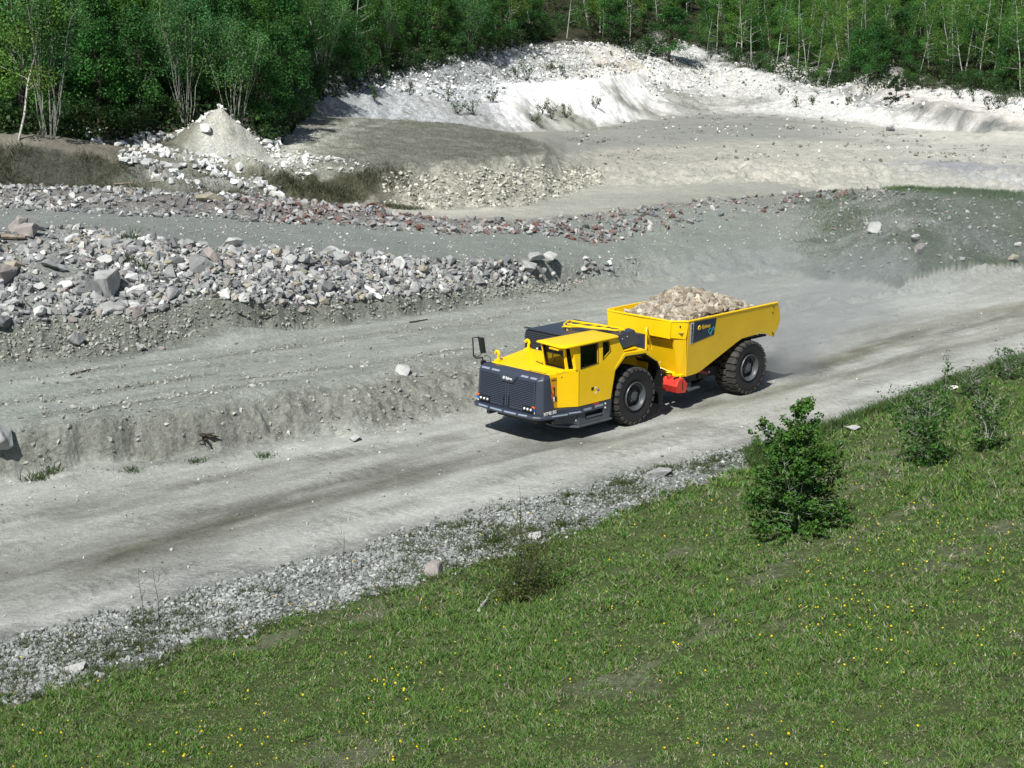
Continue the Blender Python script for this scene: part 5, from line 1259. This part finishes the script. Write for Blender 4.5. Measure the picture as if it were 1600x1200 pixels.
def forest():
    rp = random.Random(11)
    G = {'birch': 'slender white-stemmed birches of the forest edge', 'bushy': 'dense leafy trees of the forest', 'willow': 'many-stemmed willows at the forest edge', 'shrub': 'low shrubs along the forest edge'}
    LB = {'birch': 'slender birch with a thin white trunk and light green leaves in the forest', 'bushy': 'dense dark green leafy tree of the forest mass', 'willow': 'willow with a fan of grey stems under a rounded pale green crown',
          'shrub': 'low green shrub at the edge of the forest'}
    P = {k: [make_tree({'birch':'birch_tree','bushy':'leafy_tree','willow':'willow_tree','shrub':'forest_shrub'}[k], k, 1000+37*i+len(k), LB[k], G[k]) for i in range(n)] for k, n in (('birch',7),('bushy',8),('willow',3),('shrub',3))}
    used = {id(o): False for v in P.values() for o in v}
    def put(kind, x, y, s=1.0, label=None, group=True, proto=None, z=None, sz=None):
        pr = proto or rp.choice(P[kind])
        o = pr if not used[id(pr)] else copy_tree(pr)
        used[id(pr)] = True
        o.location = (x, y, (hz(x, y) if z is None else z)-.05); o.rotation_euler = (0, 0, rp.uniform(0, 6.28)); o.scale = (s, s, sz or s*rp.uniform(.9,1.12))
        o['label'] = label or LB[kind]
        if label:
            if 'group' in o: del o['group']
        else: o['group'] = G[kind]
        return o
    # single trees one can point at
    for kind, u, v, s, lab in (
        ('willow',75,216,1.0,'wide willow with many grey stems near the left edge of the forest'),
        ('willow',298,196,.85,'willow with a fan of thin stems right behind the conical white mound'),
        ('willow',372,192,.85,'willow whose long pale stems rise right of the conical mound'),
        ('birch',26,220,1.05,'birch with a long white trunk at the left edge of the photo'),
        ('birch',800,70,1.0,'birch whose white trunk stands by the gap in the forest'),
        ('birch',885,60,1.0,'birch with the straightest white trunk just right of the gap'),
        ('birch',984,52,1.05,'leaning birch left of the round dark green tree'),
        ('bushy',1040,78,.80,'round dark green tree standing alone at the top of the white slope'),
        ('birch',1104,82,.62,'small light birch on the white rubble right of the round tree'),
        ('birch',1291,136,.62,'small birch with two stems before the forest at right'),
        ('birch',1366,112,.9,'tilted white birch left of the log heap')):
        p = at(u, v)
        if u in (298, 372): th = math.atan((u-800)/CAM_F); p = Vector((math.sin(th)*93, math.cos(th)*93, 0))
        if u == 1040: th = math.atan((u-800)/CAM_F); p = Vector((math.sin(th)*204, math.cos(th)*204, 0))
        o = put(kind, p.x, p.y, s, lab)
        if u == 1040: o.scale = (2.0, 2.0, 1.0)
    # forest fill, from its edge line backwards; keep trees apart
    placed = []
    def try_add(kind, x, y, mind, s=1.0):
        for a, b_ in placed:
            if (a-x)**2+(b_-y)**2 < mind*mind: return False
        placed.append((x, y)); pts.append((kind, x, y, s)); return True
    pts = []
    def edge_d(u):  # distance where trees begin
        return np.interp(u, [-80,0,100,200,300,380,430,460,500,560,620,700,760,830,870,900,950,1000,1060,1110,1160,1250,1300,1350,1400,1450,1520,1600,1680],
                            [88,88,88,90,94,94,93,103,122,134,146,154,164,188,205,215,200,200,222,222,206,192,188,178,176,176,172,160,155])
    nb = 0
    for tries in range(9000):
        u = rp.uniform(-90, 1700); th = math.atan((u-800)/CAM_F); depth = rp.random()**1.25*62
        e = edge_d(u); d = e+1+depth; x, y = math.sin(th)*d, math.cos(th)*d
        left = u < 760
        if left: kind = 'bushy' if rp.random() < .88 else ('birch' if rp.random() < .75 else 'willow')
        else: kind = 'birch' if rp.random() < .52 else 'bushy'
        if 835 < u < 905 and depth < 34: continue
        if 980 < u < 1090 and depth < 22: continue
        s = rp.uniform(.8, 1.1)*(1.15 if left and depth > 12 else 1.0)
        try_add(kind, x, y, (2.3 if depth < 18 else 3.3) if left else (2.4 if depth < 25 else 3.6), s)
        if len(pts) > 560: break
    for tries in range(700):
        u = rp.uniform(-60, 1680); th = math.atan((u-800)/CAM_F); d = edge_d(u)-rp.uniform(-3, 1.2)
        if 300 < u < 360: continue
        pts.append(('shrub', math.sin(th)*d, math.cos(th)*d, rp.uniform(.35, .9)))
        if len([1 for q in pts if q[0] == 'shrub']) > 100: break
    cnt = {}
    xs = np.array([q[1] for q in pts]); ys = np.array([q[2] for q in pts]); zs = height(xs, ys)
    for (k, x, y, s), z in zip(pts, zs):
        cnt[k] = cnt.get(k, 0)+1
        if cnt[k] > 290: continue
        put(k, x, y, s, z=float(z))
    for k, v in P.items():
        for o in v:
            if not used[id(o)]:
                for c_ in list(o.children): bpy.data.objects.remove(c_)
                bpy.data.objects.remove(o)
    # the far wood behind, one canopy mass
    r = np.random.default_rng(5); n = 420; th = r.uniform(-.40, .40, n); U = 800+np.tan(th)*CAM_F
    d = edge_d(U)+58+150*r.random(n)**1.2; X = np.sin(th)*d; Y = np.cos(th)*d; Z = height(X, Y)
    cs = []; rs = []
    for x, y, z in zip(X, Y, Z):
        for k in range(5): cs.append((x+r.normal(0,1.5), y+r.normal(0,1.5), z+r.uniform(3, 12))); rs.append(r.uniform(1.2,2.2))
    V, F, C = leaf_cloud(r, cs, rs, 90000, .40, (.060,.165,.028))
    tag(npmesh('far_forest', V, F, M['leaf'], C), 'dense green wood rising on the hill behind the first trees', 'forest', kind='stuff')
    # undergrowth on the forest floor
    n = 60000; th = r.uniform(-.40,.40,n); U = 800+np.tan(th)*CAM_F; d = edge_d(U)-2+45*r.random(n)**1.6; X = np.sin(th)*d; Y = np.cos(th)*d; Z = height(X, Y)+r.uniform(0,1.0,n)**2*1.6
    N = r.normal(size=(n,3))+[0,0,.6]; N /= np.linalg.norm(N, axis=1)[:, None]
    V, F = quads_from(np.stack([X,Y,Z],-1), N, .15+.2*r.random(n), r)
    C = np.clip(np.array([.030,.065,.016])*(1+r.normal(0,.3,(n,1))), .004, .5)
    tag(npmesh('undergrowth', V, F, M['leaf'], np.repeat(np.concatenate([C, np.ones((n,1))],1),4,0)), 'dark green undergrowth on the forest floor', 'undergrowth', kind='stuff')
forest()

def sapling(name, u, v, h, w, nl, label, seed, shape='cone', lsz=.065, col=(.050,.130,.018), stem_r=.025, bark='birch_bark', stems=6):
    rp = random.Random(seed); r = np.random.default_rng(seed); p = at(u, v); root = empty(name, p)
    tag(root, label, 'bush' if 'bush' in name else 'sapling')
    paths = []; cs = []; rs = []; ws = []
    for k in range(stems):
        a = rp.uniform(0, 6.28); tilt = rp.uniform(.05, .5)*w if k else 0; hh = h*(1 if k == 0 else rp.uniform(.45,.85))
        pts = bent((rp.gauss(0,.04), rp.gauss(0,.04), -.05), (math.cos(a)*tilt, math.sin(a)*tilt, hh), rp, .05, 7); paths.append((pts, stem_r*.62 if k < 2 else stem_r*.4, .004))
        for f_ in np.linspace(.08, .95, 12):
            i = min(int(f_*6), 5); cs.append(tuple(pts[i].lerp(pts[i+1], f_*6-i))); rs.append(.11 if shape == 'cone' else .09)
        for j in range(int(30*hh/h)):
            t = rp.uniform(.03, .98); i = min(int(t*6), 5); q0 = pts[i].lerp(pts[i+1], t*6-i); z = q0.z/h
            ww = w*(.60*(1-z)**.95+.04) if shape == 'cone' else w*.5*(math.sin(math.pi*min(1, z*.9+.08))**.6)
            b = rp.uniform(0, 6.28); q1 = q0+Vector((math.cos(b)*ww, math.sin(b)*ww, ww*(rp.uniform(.35,1.0) if z > .3 else rp.uniform(-.12,.5))))
            br = bent(q0, q1, rp, .02, 4); paths.append((br, .004, .0015))
            for f_ in (.35,.55,.75,.9,1.0):
                i2 = min(int(f_*3), 2); c = br[i2].lerp(br[i2+1], f_*3-i2) if i2 < 3 else br[3]; cs.append(tuple(c)); rs.append(.045+.085*rp.random())
    V, F, C = leaf_cloud(r, cs, rs, int(nl*1.35), lsz, col, up=.5, shell=.1)
    limb_mesh(paths, M[bark], 'stem', root, 4)
    npmesh('foliage', V, F, M['leaf'], C, parent=root)
    return root
def near_plants():
    sapling('birch_bush', 1246, 832, 3.05, 1.8, 11500, 'tall bushy young birch on the grass slope beside the road, the largest bush', 1, col=(.060,.150,.022), lsz=.070, stems=9)
    b = sapling('birch_bush', 1272, 818, 1.3, 1.3, 3000, 'low dark shoots right beside the largest young birch', 21, shape='round', col=(.060,.095,.012), lsz=.06)
    sapling('birch_sapling', 1448, 726, 1.9, 1.25, 2200, 'small birch with a white stem, second bush from the right edge', 2, shape='round', col=(.045,.125,.018), lsz=.075)
    sapling('birch_sapling', 1539, 706, 1.8, .8, 1100, 'thin birch with a forked white stem nearest the right edge', 3, shape='round', col=(.050,.130,.018), lsz=.075)
    sapling('slender_sapling', 1474, 648, 1.9, .45, 330, 'tall thin sapling rising above the road edge at right', 4, lsz=.075, stems=2)
    sapling('roadside_bush', 1575, 592, .9, 1.1, 700, 'leafy bush at the road edge beside the right border', 5, shape='round', lsz=.07, col=(.045,.11,.022))
    sapling('roadside_bush', 1425, 650, .7, 1.2, 700, 'low leafy bush between the road and the small birch', 6, shape='round', lsz=.07, col=(.04,.105,.02))
    sapling('roadside_bush', 1518, 618, .8, 1.0, 600, 'leafy bush left of the bush at the right border', 9, shape='round', lsz=.07, col=(.045,.11,.02))
    sapling('sparse_bush', 812, 935, 1.1, 2.0, 2200, 'sparse yellowish bush with dead branches at the grass edge', 7, shape='round', lsz=.05, stems=9, col=(.075,.105,.018), bark='dark_bark')
    sapling('sparse_bush', 1208, 745, 1.1, 1.0, 420, 'thin sprigs at the left side of the largest young birch', 8, lsz=.06, bark='dark_bark', stems=4)
    for i, (u, v, h, lab) in enumerate(((225,985,1.3,'left of two bare dry stalks on the verge at lower left'),(252,985,1.3,'right of two bare dry stalks on the verge at lower left'),(536,905,1.1,'bare dry stalk on the verge left of the picture middle'),
                                        (551,902,.6,'short bare stalk beside the taller one on the verge'),(772,838,.9,'bare branching stalk at the verge below the road middle'),(815,842,1.3,'tallest bare branching stalk at the verge below the truck'))):
        rp = random.Random(60+i); p = at(u, v); paths = [(bent((0,0,0), (rp.gauss(0,.08), 0, h), rp, .02, 5), .009, .003)]
        for k in range(6):
            z = h*rp.uniform(.35,.95); a = rp.uniform(0,6.28); paths.append((bent((0,0,z), (math.cos(a)*.18, math.sin(a)*.18, z+.15), rp, .01, 3), .005, .002))
        o = limb_mesh(paths, M['dark_bark'], 'dry_stalk', None, 4); o.location = p; tag(o, lab, 'stalk')
    # dead wood
    for i, (u0, v0, u1, v1, rad, lab, m) in enumerate(((748,957,775,925,.035,'grey dead branch left of the sparse bush','birch_bark'),(803,915,832,940,.03,'pale dead branch at the right of the sparse bush','birch_bark'),
            (664,915,690,898,.018,'pale stick leaning over the flat boulder on the verge','dead_wood'),(110,588,142,579,.03,'dark stick lying on the upper track','dark_bark'),(353,496,388,511,.035,'dark branch at the foot of the rubble heap','dark_bark'),
            (405,498,460,496,.03,'thin dark branch beside the bigger one under the heap','dark_bark'),(484,478,503,507,.025,'pale stick standing against the earth bank','dead_wood'),
            (105,380,135,368,.05,'brown plank on the top edge of the rubble heap','dead_wood'),(10,385,22,430,.04,'bent pale rod in the left part of the rubble heap','dead_wood'),(178,290,250,285,.06,'long grey log below the white ledge','dead_wood'),
            (50,484,30,460,.03,'dark twig pile stick in the left of the heap','dark_bark'),(512,452,521,463,.09,'rusty red beam in the middle of the rubble heap','red'),(2,375,40,378,.12,'weathered log on the top edge of the rubble heap','dead_wood'),
            (1375,82,1408,72,.18,'upper grey log of the log heap in the forest','grey_bark'),(1378,86,1412,78,.2,'lower grey log of the log heap in the forest','grey_bark'),(1372,78,1395,70,.18,'topmost short log of the log heap in the forest','grey_bark'),(640,505,668,500,.03,'thin twig lying at the bank foot left of the truck','dark_bark'))):
        rp = random.Random(90+i); a = at(u0, v0); b_ = at(u1, v1)
        if u0 > 1300: # logs lie piled at one distance
            dist = math.hypot(a.x, a.y); b_ = Vector((a.x+rp.uniform(3.2,3.8), a.y+.6, a.z+.5)); a = a+Vector((0,0,.3+.35*(i % 3)))
        pts = bent(a+Vector((0,0,rad)), b_+Vector((0,0,rad)), rp, .04, 5); c = pts[0].copy()
        o = limb_mesh([([q-c for q in pts], rad, rad*.6)], M[m], 'log' if rad > .1 else 'dead_branch', None, 6); o.location = c; tag(o, lab, 'log' if rad > .1 else 'branch')
    # root stump in the scarp
    p = at(322, 690); rp = random.Random(3); paths = []
    for k in range(9):
        a = rp.uniform(0, 6.28); paths.append((bent((0,0,.1), (math.cos(a)*.38, math.sin(a)*.25, rp.uniform(-.05,.22)), rp, .08, 4), .06, .015))
    o = limb_mesh(paths, M['dark_bark'], 'root_stump', None, 5); o.location = p; tag(o, 'dark torn root stump at the foot of the lower scarp', 'stump')
    # small shrubs on the white slopes and the heap
    first = None
    grp = 'small shrubs dotted over the white slopes'
    def small(u, v, h, lab, col=(.05,.085,.025), n=260, name='small_shrub', g=None, w=.5, dense=False):
        rp = random.Random(int(u*7+v)); r = np.random.default_rng(int(u*7+v)); p = at(u, v); root = empty(name, p); tag(root, lab, 'shrub', g)
        paths = []; cs = []; rs = []
        for k in range(7):
            a = rp.uniform(0, 6.28); s = rp.uniform(.1, w)*h; q = (math.cos(a)*s, math.sin(a)*s, h*rp.uniform(.35,1)); paths.append((bent((0,0,-.05), q, rp, .05*h, 4), .012*h+.008, .006))
            cs += [q, tuple(Vector(q)*.7)]; rs += [.2*h, .16*h]
        V, F, C = leaf_cloud(r, cs, rs, n, .09+.02*h, col, shell=.1); limb_mesh(paths, M['dark_bark'], 'stem', root, 4); npmesh('foliage', V, F, M['leaf'], C, parent=root); return root
    for u, v, h in ((822,128,2.4),(808,122,1.6),(860,116,1.4),(878,120,1.2),(862,190,1.8),(848,180,1.5),(838,196,1.2),(884,186,1.3),(930,170,1.4),(530,118,1.5),(462,150,1.6),(585,160,1.2),(640,150,1.1),(700,160,1.3),(715,178,1.6),(740,182,1.4),(770,160,1.2),
                    (1170,100,1.2),(1248,110,1.3),(1275,128,1.0),(1336,118,1.6),(1372,128,1.5),(1385,126,1.3),(1450,138,1.7),(1455,145,1.4),(1500,155,1.6),(1522,160,1.3),(1560,170,1.9),(1572,165,1.6),(1545,172,1.6),(1110,95,1.0),(1145,85,.9),(1220,150,1.1),(1270,165,1.0),(1245,168,1.2),(1325,165,.9)):
        small(u, v, h, 'thin small shrub growing on the white limestone slope', g=grp)
    # dwarf pine
    p = at(1399, 162); root = empty('pine_tree', p); tag(root, 'small dark pine alone on the white slope at right', 'tree'); r = np.random.default_rng(8); rp = random.Random(8)
    paths = [([Vector((0,0,-.1)), Vector((.05,0,1.3)), Vector((.02,0,2.6))], .07, .02)]; cs = []; rs = []
    for k in range(26):
        z = rp.uniform(.15, 2.5); a = rp.uniform(0, 6.28); w = (2.7-z)*.62; q = (math.cos(a)*w*.9, math.sin(a)*w*.9, z+.15); paths.append((bent((0,0,z), q, rp, .03, 3), .02, .008)); cs.append(q); rs.append(.22)
    V, F, C = leaf_cloud(r, cs, rs, 2000, .13, (.018,.045,.014)); limb_mesh(paths, M['dark_bark'], 'trunk', root, 5); npmesh('crown', V, F, M['leaf'], C, parent=root)
    # weeds: green tufts on verge, mound, rubble, bench edge (stuff)
    r = np.random.default_rng(19)
    def tufts(name, X, Y, h, spread, col, per, lab, cat, seed, var=.25):
        r = np.random.default_rng(seed); n = len(X)*per; x = np.repeat(X, per)+r.normal(0, spread, n); y = np.repeat(Y, per)+r.normal(0, spread, n); z = height(x, y)
        a = r.uniform(0, 6.28, n); hh = h*(.4+.8*r.random(n)); ln = r.normal(0,.6,(n,2)); w = .10*hh+.008
        P0 = np.stack([x-np.cos(a)*w*.5, y-np.sin(a)*w*.5, z-.01],-1); P1 = np.stack([x+np.cos(a)*w*.5, y+np.sin(a)*w*.5, z-.01],-1); P2 = np.stack([x+ln[:,0]*hh, y+ln[:,1]*hh, z+hh],-1)
        V = np.stack([P0,P1,P2],1).reshape(-1,3); F = np.arange(3*n).reshape(n,3)
        c = np.array(col)[r.integers(0, len(col), n)]*(1+r.normal(0,var,(n,1))); c = np.clip(c, .006, .7)
        o = npmesh(name, V, F, M['grass'], np.repeat(np.concatenate([c, np.ones((n,1))],1),3,0)); tag(o, lab, cat, kind='stuff'); return o
    X, Y = sample_between(2, 3, 1700, -40, 1620, 311, -.1, .97); m = fbm(X*.5, Y*.5, 96, 3) > -.12
    tufts('verge_weeds', X[m], Y[m], .12, .09, [(.05,.09,.03),(.07,.10,.03),(.10,.11,.05)], 40, 'small weeds between the crushed stones of the verge', 'weeds', 312)
    X, Y = sample_between(2, 3, 900, 1150, 1660, 313, -.1, .7)
    tufts('roadside_grass', X, Y, .30, .12, [(.05,.11,.03),(.07,.14,.03),(.09,.12,.05)], 26, 'taller grass and weeds along the road edge at right', 'grass', 314)
    X, Y = sample_between(6, 10, 7000, 1240, 1660, 315, .2, 1.); U = U_of(X, Y, 2); m = r.random(len(X)) < np.interp(U, [1240,1300,1360,1450,1660], [.25,.6,.45,.5,.85])*(.3+.7*ss(-.2,.2, fbm(X*.35, Y*.35, 97, 3)))
    tufts('mound_grass', X[m], Y[m], .13, .3, [(.09,.14,.06),(.08,.12,.05),(.14,.16,.10)], 12, 'thin green grass growing over the mound at right', 'grass', 316)
    X, Y = sample_between(9, 11, 1500, 1395, 1660, 317, .0, 1.)
    tufts('crest_grass', X, Y, .24, .3, [(.05,.12,.02),(.07,.15,.025)], 30, 'bright green grass along the mound crest', 'grass', 318)
    X, Y = sample_between(10, 12, 2600, -60, 660, 319, .35, 1.0); U = U_of(X, Y, 4); m = r.random(len(X)) < np.interp(U, [-60,180,220,400,430,600,660], [.9,.9,.12,.2,.9,.8,.1])*ss(-.15,.3, fbm(X*.6, Y*.6, 196, 3))
    tufts('bank_scrub', X[m], Y[m], .24, .4, [(.10,.105,.07),(.06,.07,.04),(.16,.15,.11),(.035,.05,.02)], 46, 'dark dry scrub covering the banks before the plateau', 'scrub', 320)
    X, Y = sample_between(12, 13, 2200, 480, 870, 321, .0, 1.0)
    tufts('plateau_grass', X, Y, .12, .6, [(.20,.205,.165),(.13,.14,.10),(.26,.26,.22)], 16, 'short brown grass on the plateau top', 'grass', 322)
    X, Y = sample_between(12, 15, 900, 880, 1640, 323, .0, 1.0); m = fbm(X*.12, Y*.3, 98, 3) > .12
    tufts('pit_floor_weeds', X[m], Y[m], .22, .25, [(.06,.07,.04),(.08,.09,.05)], 16, 'dark weeds dotted over the pale pit floor', 'weeds', 324)
    X, Y = sample_between(13, 17, 2600, 430, 1640, 325, .8, 1.0); kk = line_params(X, Y)[2]; m = (fbm(X*.25, Y*.25, 99, 3) > .05) & (kk > 13)
    tufts('slope_weeds', X[m], Y[m], .4, .35, [(.05,.075,.035),(.08,.09,.05),(.12,.11,.08)], 14, 'dark weeds scattered over the white slopes', 'weeds', 326)
    for (u, v, hh) in ((205,381,.5),(203,418,.4),(218,423,.35),(55,750,.25),(82,738,.2),(205,736,.15),(306,722,.15),(414,714,.15),(876,823,.2),(770,850,.3)):
        p = at(u, v); o = tufts('green_tuft', np.array([p.x]), np.array([p.y]), hh, .15, [(.035,.075,.02),(.05,.09,.02)], 110, 'small bright green weed tuft growing in bare stony ground', 'weed', int(u)); del o['kind']; o['group'] = 'single green tufts in stony ground'
    # ------------------------------------------------ the grass slope
    r = np.random.default_rng(23); n = 1650000
    th = r.uniform(-.47, .47, n); i = ((th-TH0[0])/(TH0[1]-TH0[0])).astype(int)
    hi = LD[2][i]+.25; lo = 15.5; q = r.random(n); d = lo*hi/(hi-(hi-lo)*q)                     # denser close by
    w = (1/lo-1/hi)/(1/15.5-1/70.); keep = (r.random(n) < w) & (hi > lo)
    th, d = th[keep], d[keep]; x = np.sin(th)*d; y = np.cos(th)*d
    al = x*EX+y*EY; ac = -x*EY+y*EX
    cl = fbm(x*3.2, y*3.2, 101, 4); big = fbm(al*.25, ac*.7, 81, 4)+.5*fbm(x*.8, y*.8, 82, 4)+.8*fbm(x*2.2, y*2.2, 83, 3); lush = fbm(x*.5, y*.5, 102, 4)
    keep = r.random(len(x)) < np.clip(.62+1.3*cl-.65*ss(.15,.6,big), .08, 1); x, y, d, cl, big, lush = [a[keep] for a in (x, y, d, cl, big, lush)]
    n = len(x); z = height(x, y)
    hh = (.025+.048*r.random(n))*np.clip(1+1.3*lush+.9*cl, .4, 2.6)*np.clip(d/26, .9, 1.6)
    a = r.uniform(0, 6.28, n); ln = r.normal(0,.8,(n,2)); wd = (.007+.009*r.random(n))*np.clip(d/20, 1, 2.4)
    P0 = np.stack([x-np.cos(a)*wd, y-np.sin(a)*wd, z-.005],-1); P1 = np.stack([x+np.cos(a)*wd, y+np.sin(a)*wd, z-.005],-1); P2 = np.stack([x+ln[:,0]*hh, y+ln[:,1]*hh, z+hh],-1)
    c0 = np.array([(.090,.195,.038),(.125,.225,.040),(.055,.140,.034),(.165,.210,.070),(.24,.23,.14),(.33,.32,.25)])
    pr = np.stack([np.full(n,.30)+.2*lush, np.full(n,.26)+.1*lush, np.full(n,.20)+.1*cl, np.full(n,.15), .10+.22*ss(.0,.6,big), .06+.18*ss(.1,.6,big)],-1); pr = np.clip(pr,.01,1); pr /= pr.sum(1)[:,None]
    ci = (pr.cumsum(1) < r.random(n)[:,None]).sum(1); c = np.clip(c0[np.clip(ci,0,5)]*(1+r.normal(0,.22,(n,1))), .01, .6)
    V = np.stack([P0,P1,P2],1).reshape(-1,3); F = np.arange(3*n).reshape(n,3)
    tag(npmesh('meadow_grass', V, F, M['grass'], np.repeat(np.concatenate([c, np.ones((n,1))],1),3,0)), 'patchy green grass covering the slope in the foreground', 'grass', kind='stuff')
    # dandelions in drifts
    r = np.random.default_rng(29); cx = []
    for (u, v, k, s) in ((1290,930,46,1.2),(1300,985,26,1.0),(1240,985,14,1.0),(1545,845,30,1.0),(1580,870,18,1.0),(1560,1000,30,1.3),(1345,955,12,.8),(600,1085,34,.8),(690,1130,14,1.0),(560,1190,22,1.2),(1130,1180,22,1.2),(1185,1190,30,1.0),(1395,830,22,.9),(1420,860,12,.8),
                         (1500,1040,10,.8),(700,1080,10,1.5),(1000,1010,10,1.6),(1350,780,16,1.2),(1480,750,14,1.4),(1560,660,10,1.2),(20,1180,14,1.0),(330,1140,10,1.0),(900,1100,8,1.5),(1590,930,20,1.2),(990,960,6,1.2),(850,1080,6,1),(350,1185,30,.8),(330,1170,14,.6)):
        p = at(u, v); k = int(k*.7); cx.append((np.full(k, p.x)+r.normal(0,s*.8,k), np.full(k, p.y)+r.normal(0,s*1.1,k)))
    k = 90; th = r.uniform(-.36,.36,k); i = ((th-TH0[0])/(TH0[1]-TH0[0])).astype(int); d = 17+(LD[2][i]-17)*r.random(k); cx.append((np.sin(th)*d, np.cos(th)*d))
    k = 30; X_, Y_ = sample_between(2, 3, k, 0, 900, 401, 0, .8); cx.append((X_, Y_))
    X = np.concatenate([q[0] for q in cx]); Y = np.concatenate([q[1] for q in cx]); n = len(X); Z = height(X, Y)+.07+.06*r.random(n)
    N = np.stack([r.normal(0,.35,n), r.normal(-.5,.35,n), np.ones(n)],-1); N /= np.linalg.norm(N, axis=1)[:,None]
    t = np.cross(N, np.array([1.,0,0])); t /= np.linalg.norm(t, axis=1)[:,None]; b_ = np.cross(N, t); P = np.stack([X,Y,Z],-1); s = (.012+.009*r.random(n))[:,None]
    ring = [P+(t*math.cos(q)+b_*math.sin(q))*s for q in np.linspace(0, 2*math.pi, 7)[:-1]]; apex = P+N*s*.5
    V = np.stack(ring+[apex],1).reshape(-1,3); F = (np.arange(n)*7)[:,None,None]+np.array([[j,(j+1)%6,6] for j in range(6)])[None]
    c = np.array([.85,.62,.01])*(1+r.normal(0,.10,(n,1))); C = np.repeat(np.concatenate([np.clip(c,0,.95), np.ones((n,1))],1),7,0)
    tag(npmesh('dandelions', V, F.reshape(-1,3), M['grass'], C), 'small yellow dandelion flowers in drifts over the grass slope', 'flowers', kind='stuff')
near_plants()

# ------------------------------------------------------------------ dust hanging behind the truck
def dust(name, c, rad, dens, lab, rot=0.0, nscale=.5):
    bm = bmesh.new(); bmesh.ops.create_icosphere(bm, subdivisions=3, radius=1.0); me = bpy.data.meshes.new(name); bm.to_mesh(me); bm.free()
    o = bpy.data.objects.new(name, me); o.location = c; o.scale = rad; o.rotation_euler = (0,0,rot); COL.objects.link(o)
    m = bpy.data.materials.new(name); m.use_nodes = True; t = m.node_tree; t.nodes.clear(); out = t.nodes.new("ShaderNodeOutputMaterial")
    pv = t.nodes.new("ShaderNodeVolumePrincipled"); pv.inputs["Color"].default_value = (.86,.90,.93,1); pv.inputs["Anisotropy"].default_value = .1
    tc = t.nodes.new("ShaderNodeTexCoord"); ln = t.nodes.new("ShaderNodeVectorMath"); ln.operation = 'LENGTH'; t.links.new(tc.outputs["Object"], ln.inputs[0])
    mr = t.nodes.new("ShaderNodeMapRange"); mr.inputs[1].default_value = 1.0; mr.inputs[2].default_value = .15; mr.inputs[3].default_value = 0; mr.inputs[4].default_value = 1; mr.interpolation_type = 'SMOOTHSTEP'
    t.links.new(ln.outputs["Value"], mr.inputs[0])
    mp = t.nodes.new("ShaderNodeVectorMath"); mp.operation = 'MULTIPLY'; mp.inputs[1].default_value = tuple(q*nscale for q in rad); t.links.new(tc.outputs["Object"], mp.inputs[0])
    n = t.nodes.new("ShaderNodeTexNoise"); n.inputs["Scale"].default_value = 1.0; n.inputs["Detail"].default_value = 3; t.links.new(mp.outputs[0], n.inputs["Vector"])
    m2 = t.nodes.new("ShaderNodeMapRange"); m2.inputs[1].default_value = .35; m2.inputs[2].default_value = .7; m2.inputs[3].default_value = .1; m2.inputs[4].default_value = 1.5; t.links.new(n.outputs[0], m2.inputs[0])
    mu = t.nodes.new("ShaderNodeMath"); mu.operation = 'MULTIPLY'; t.links.new(mr.outputs[0], mu.inputs[0]); t.links.new(m2.outputs[0], mu.inputs[1])
    m3 = t.nodes.new("ShaderNodeMath"); m3.operation = 'MULTIPLY'; m3.inputs[1].default_value = dens; t.links.new(mu.outputs[0], m3.inputs[0]); t.links.new(m3.outputs[0], pv.inputs["Density"])
    t.links.new(pv.outputs[0], out.inputs["Volume"]); me.materials.append(m); tag(o, lab, 'dust', kind='stuff'); return o
def tw(x, y, z):
    c, s = math.cos(R_(224.08)), math.sin(R_(224.08)); return (2.673+c*x-s*y, 45.75+s*x+c*y, z)
dust('tyre_dust', tw(-8.6,.2,.9), (2.7,2.5,1.6), .55, 'pale dust thrown up right behind the rear wheels', R_(44))
dust('dust_trail', tw(-15,-3.5,1.6), (10.5,7.5,2.4), .12, 'thin dust trail hanging over the road behind the truck', R_(44), .3)
dust('dust_veil', (20.5,68,3.2), (10,8,3.6), .045, 'faint dust veil drifting over the green mound', R_(20), .25)
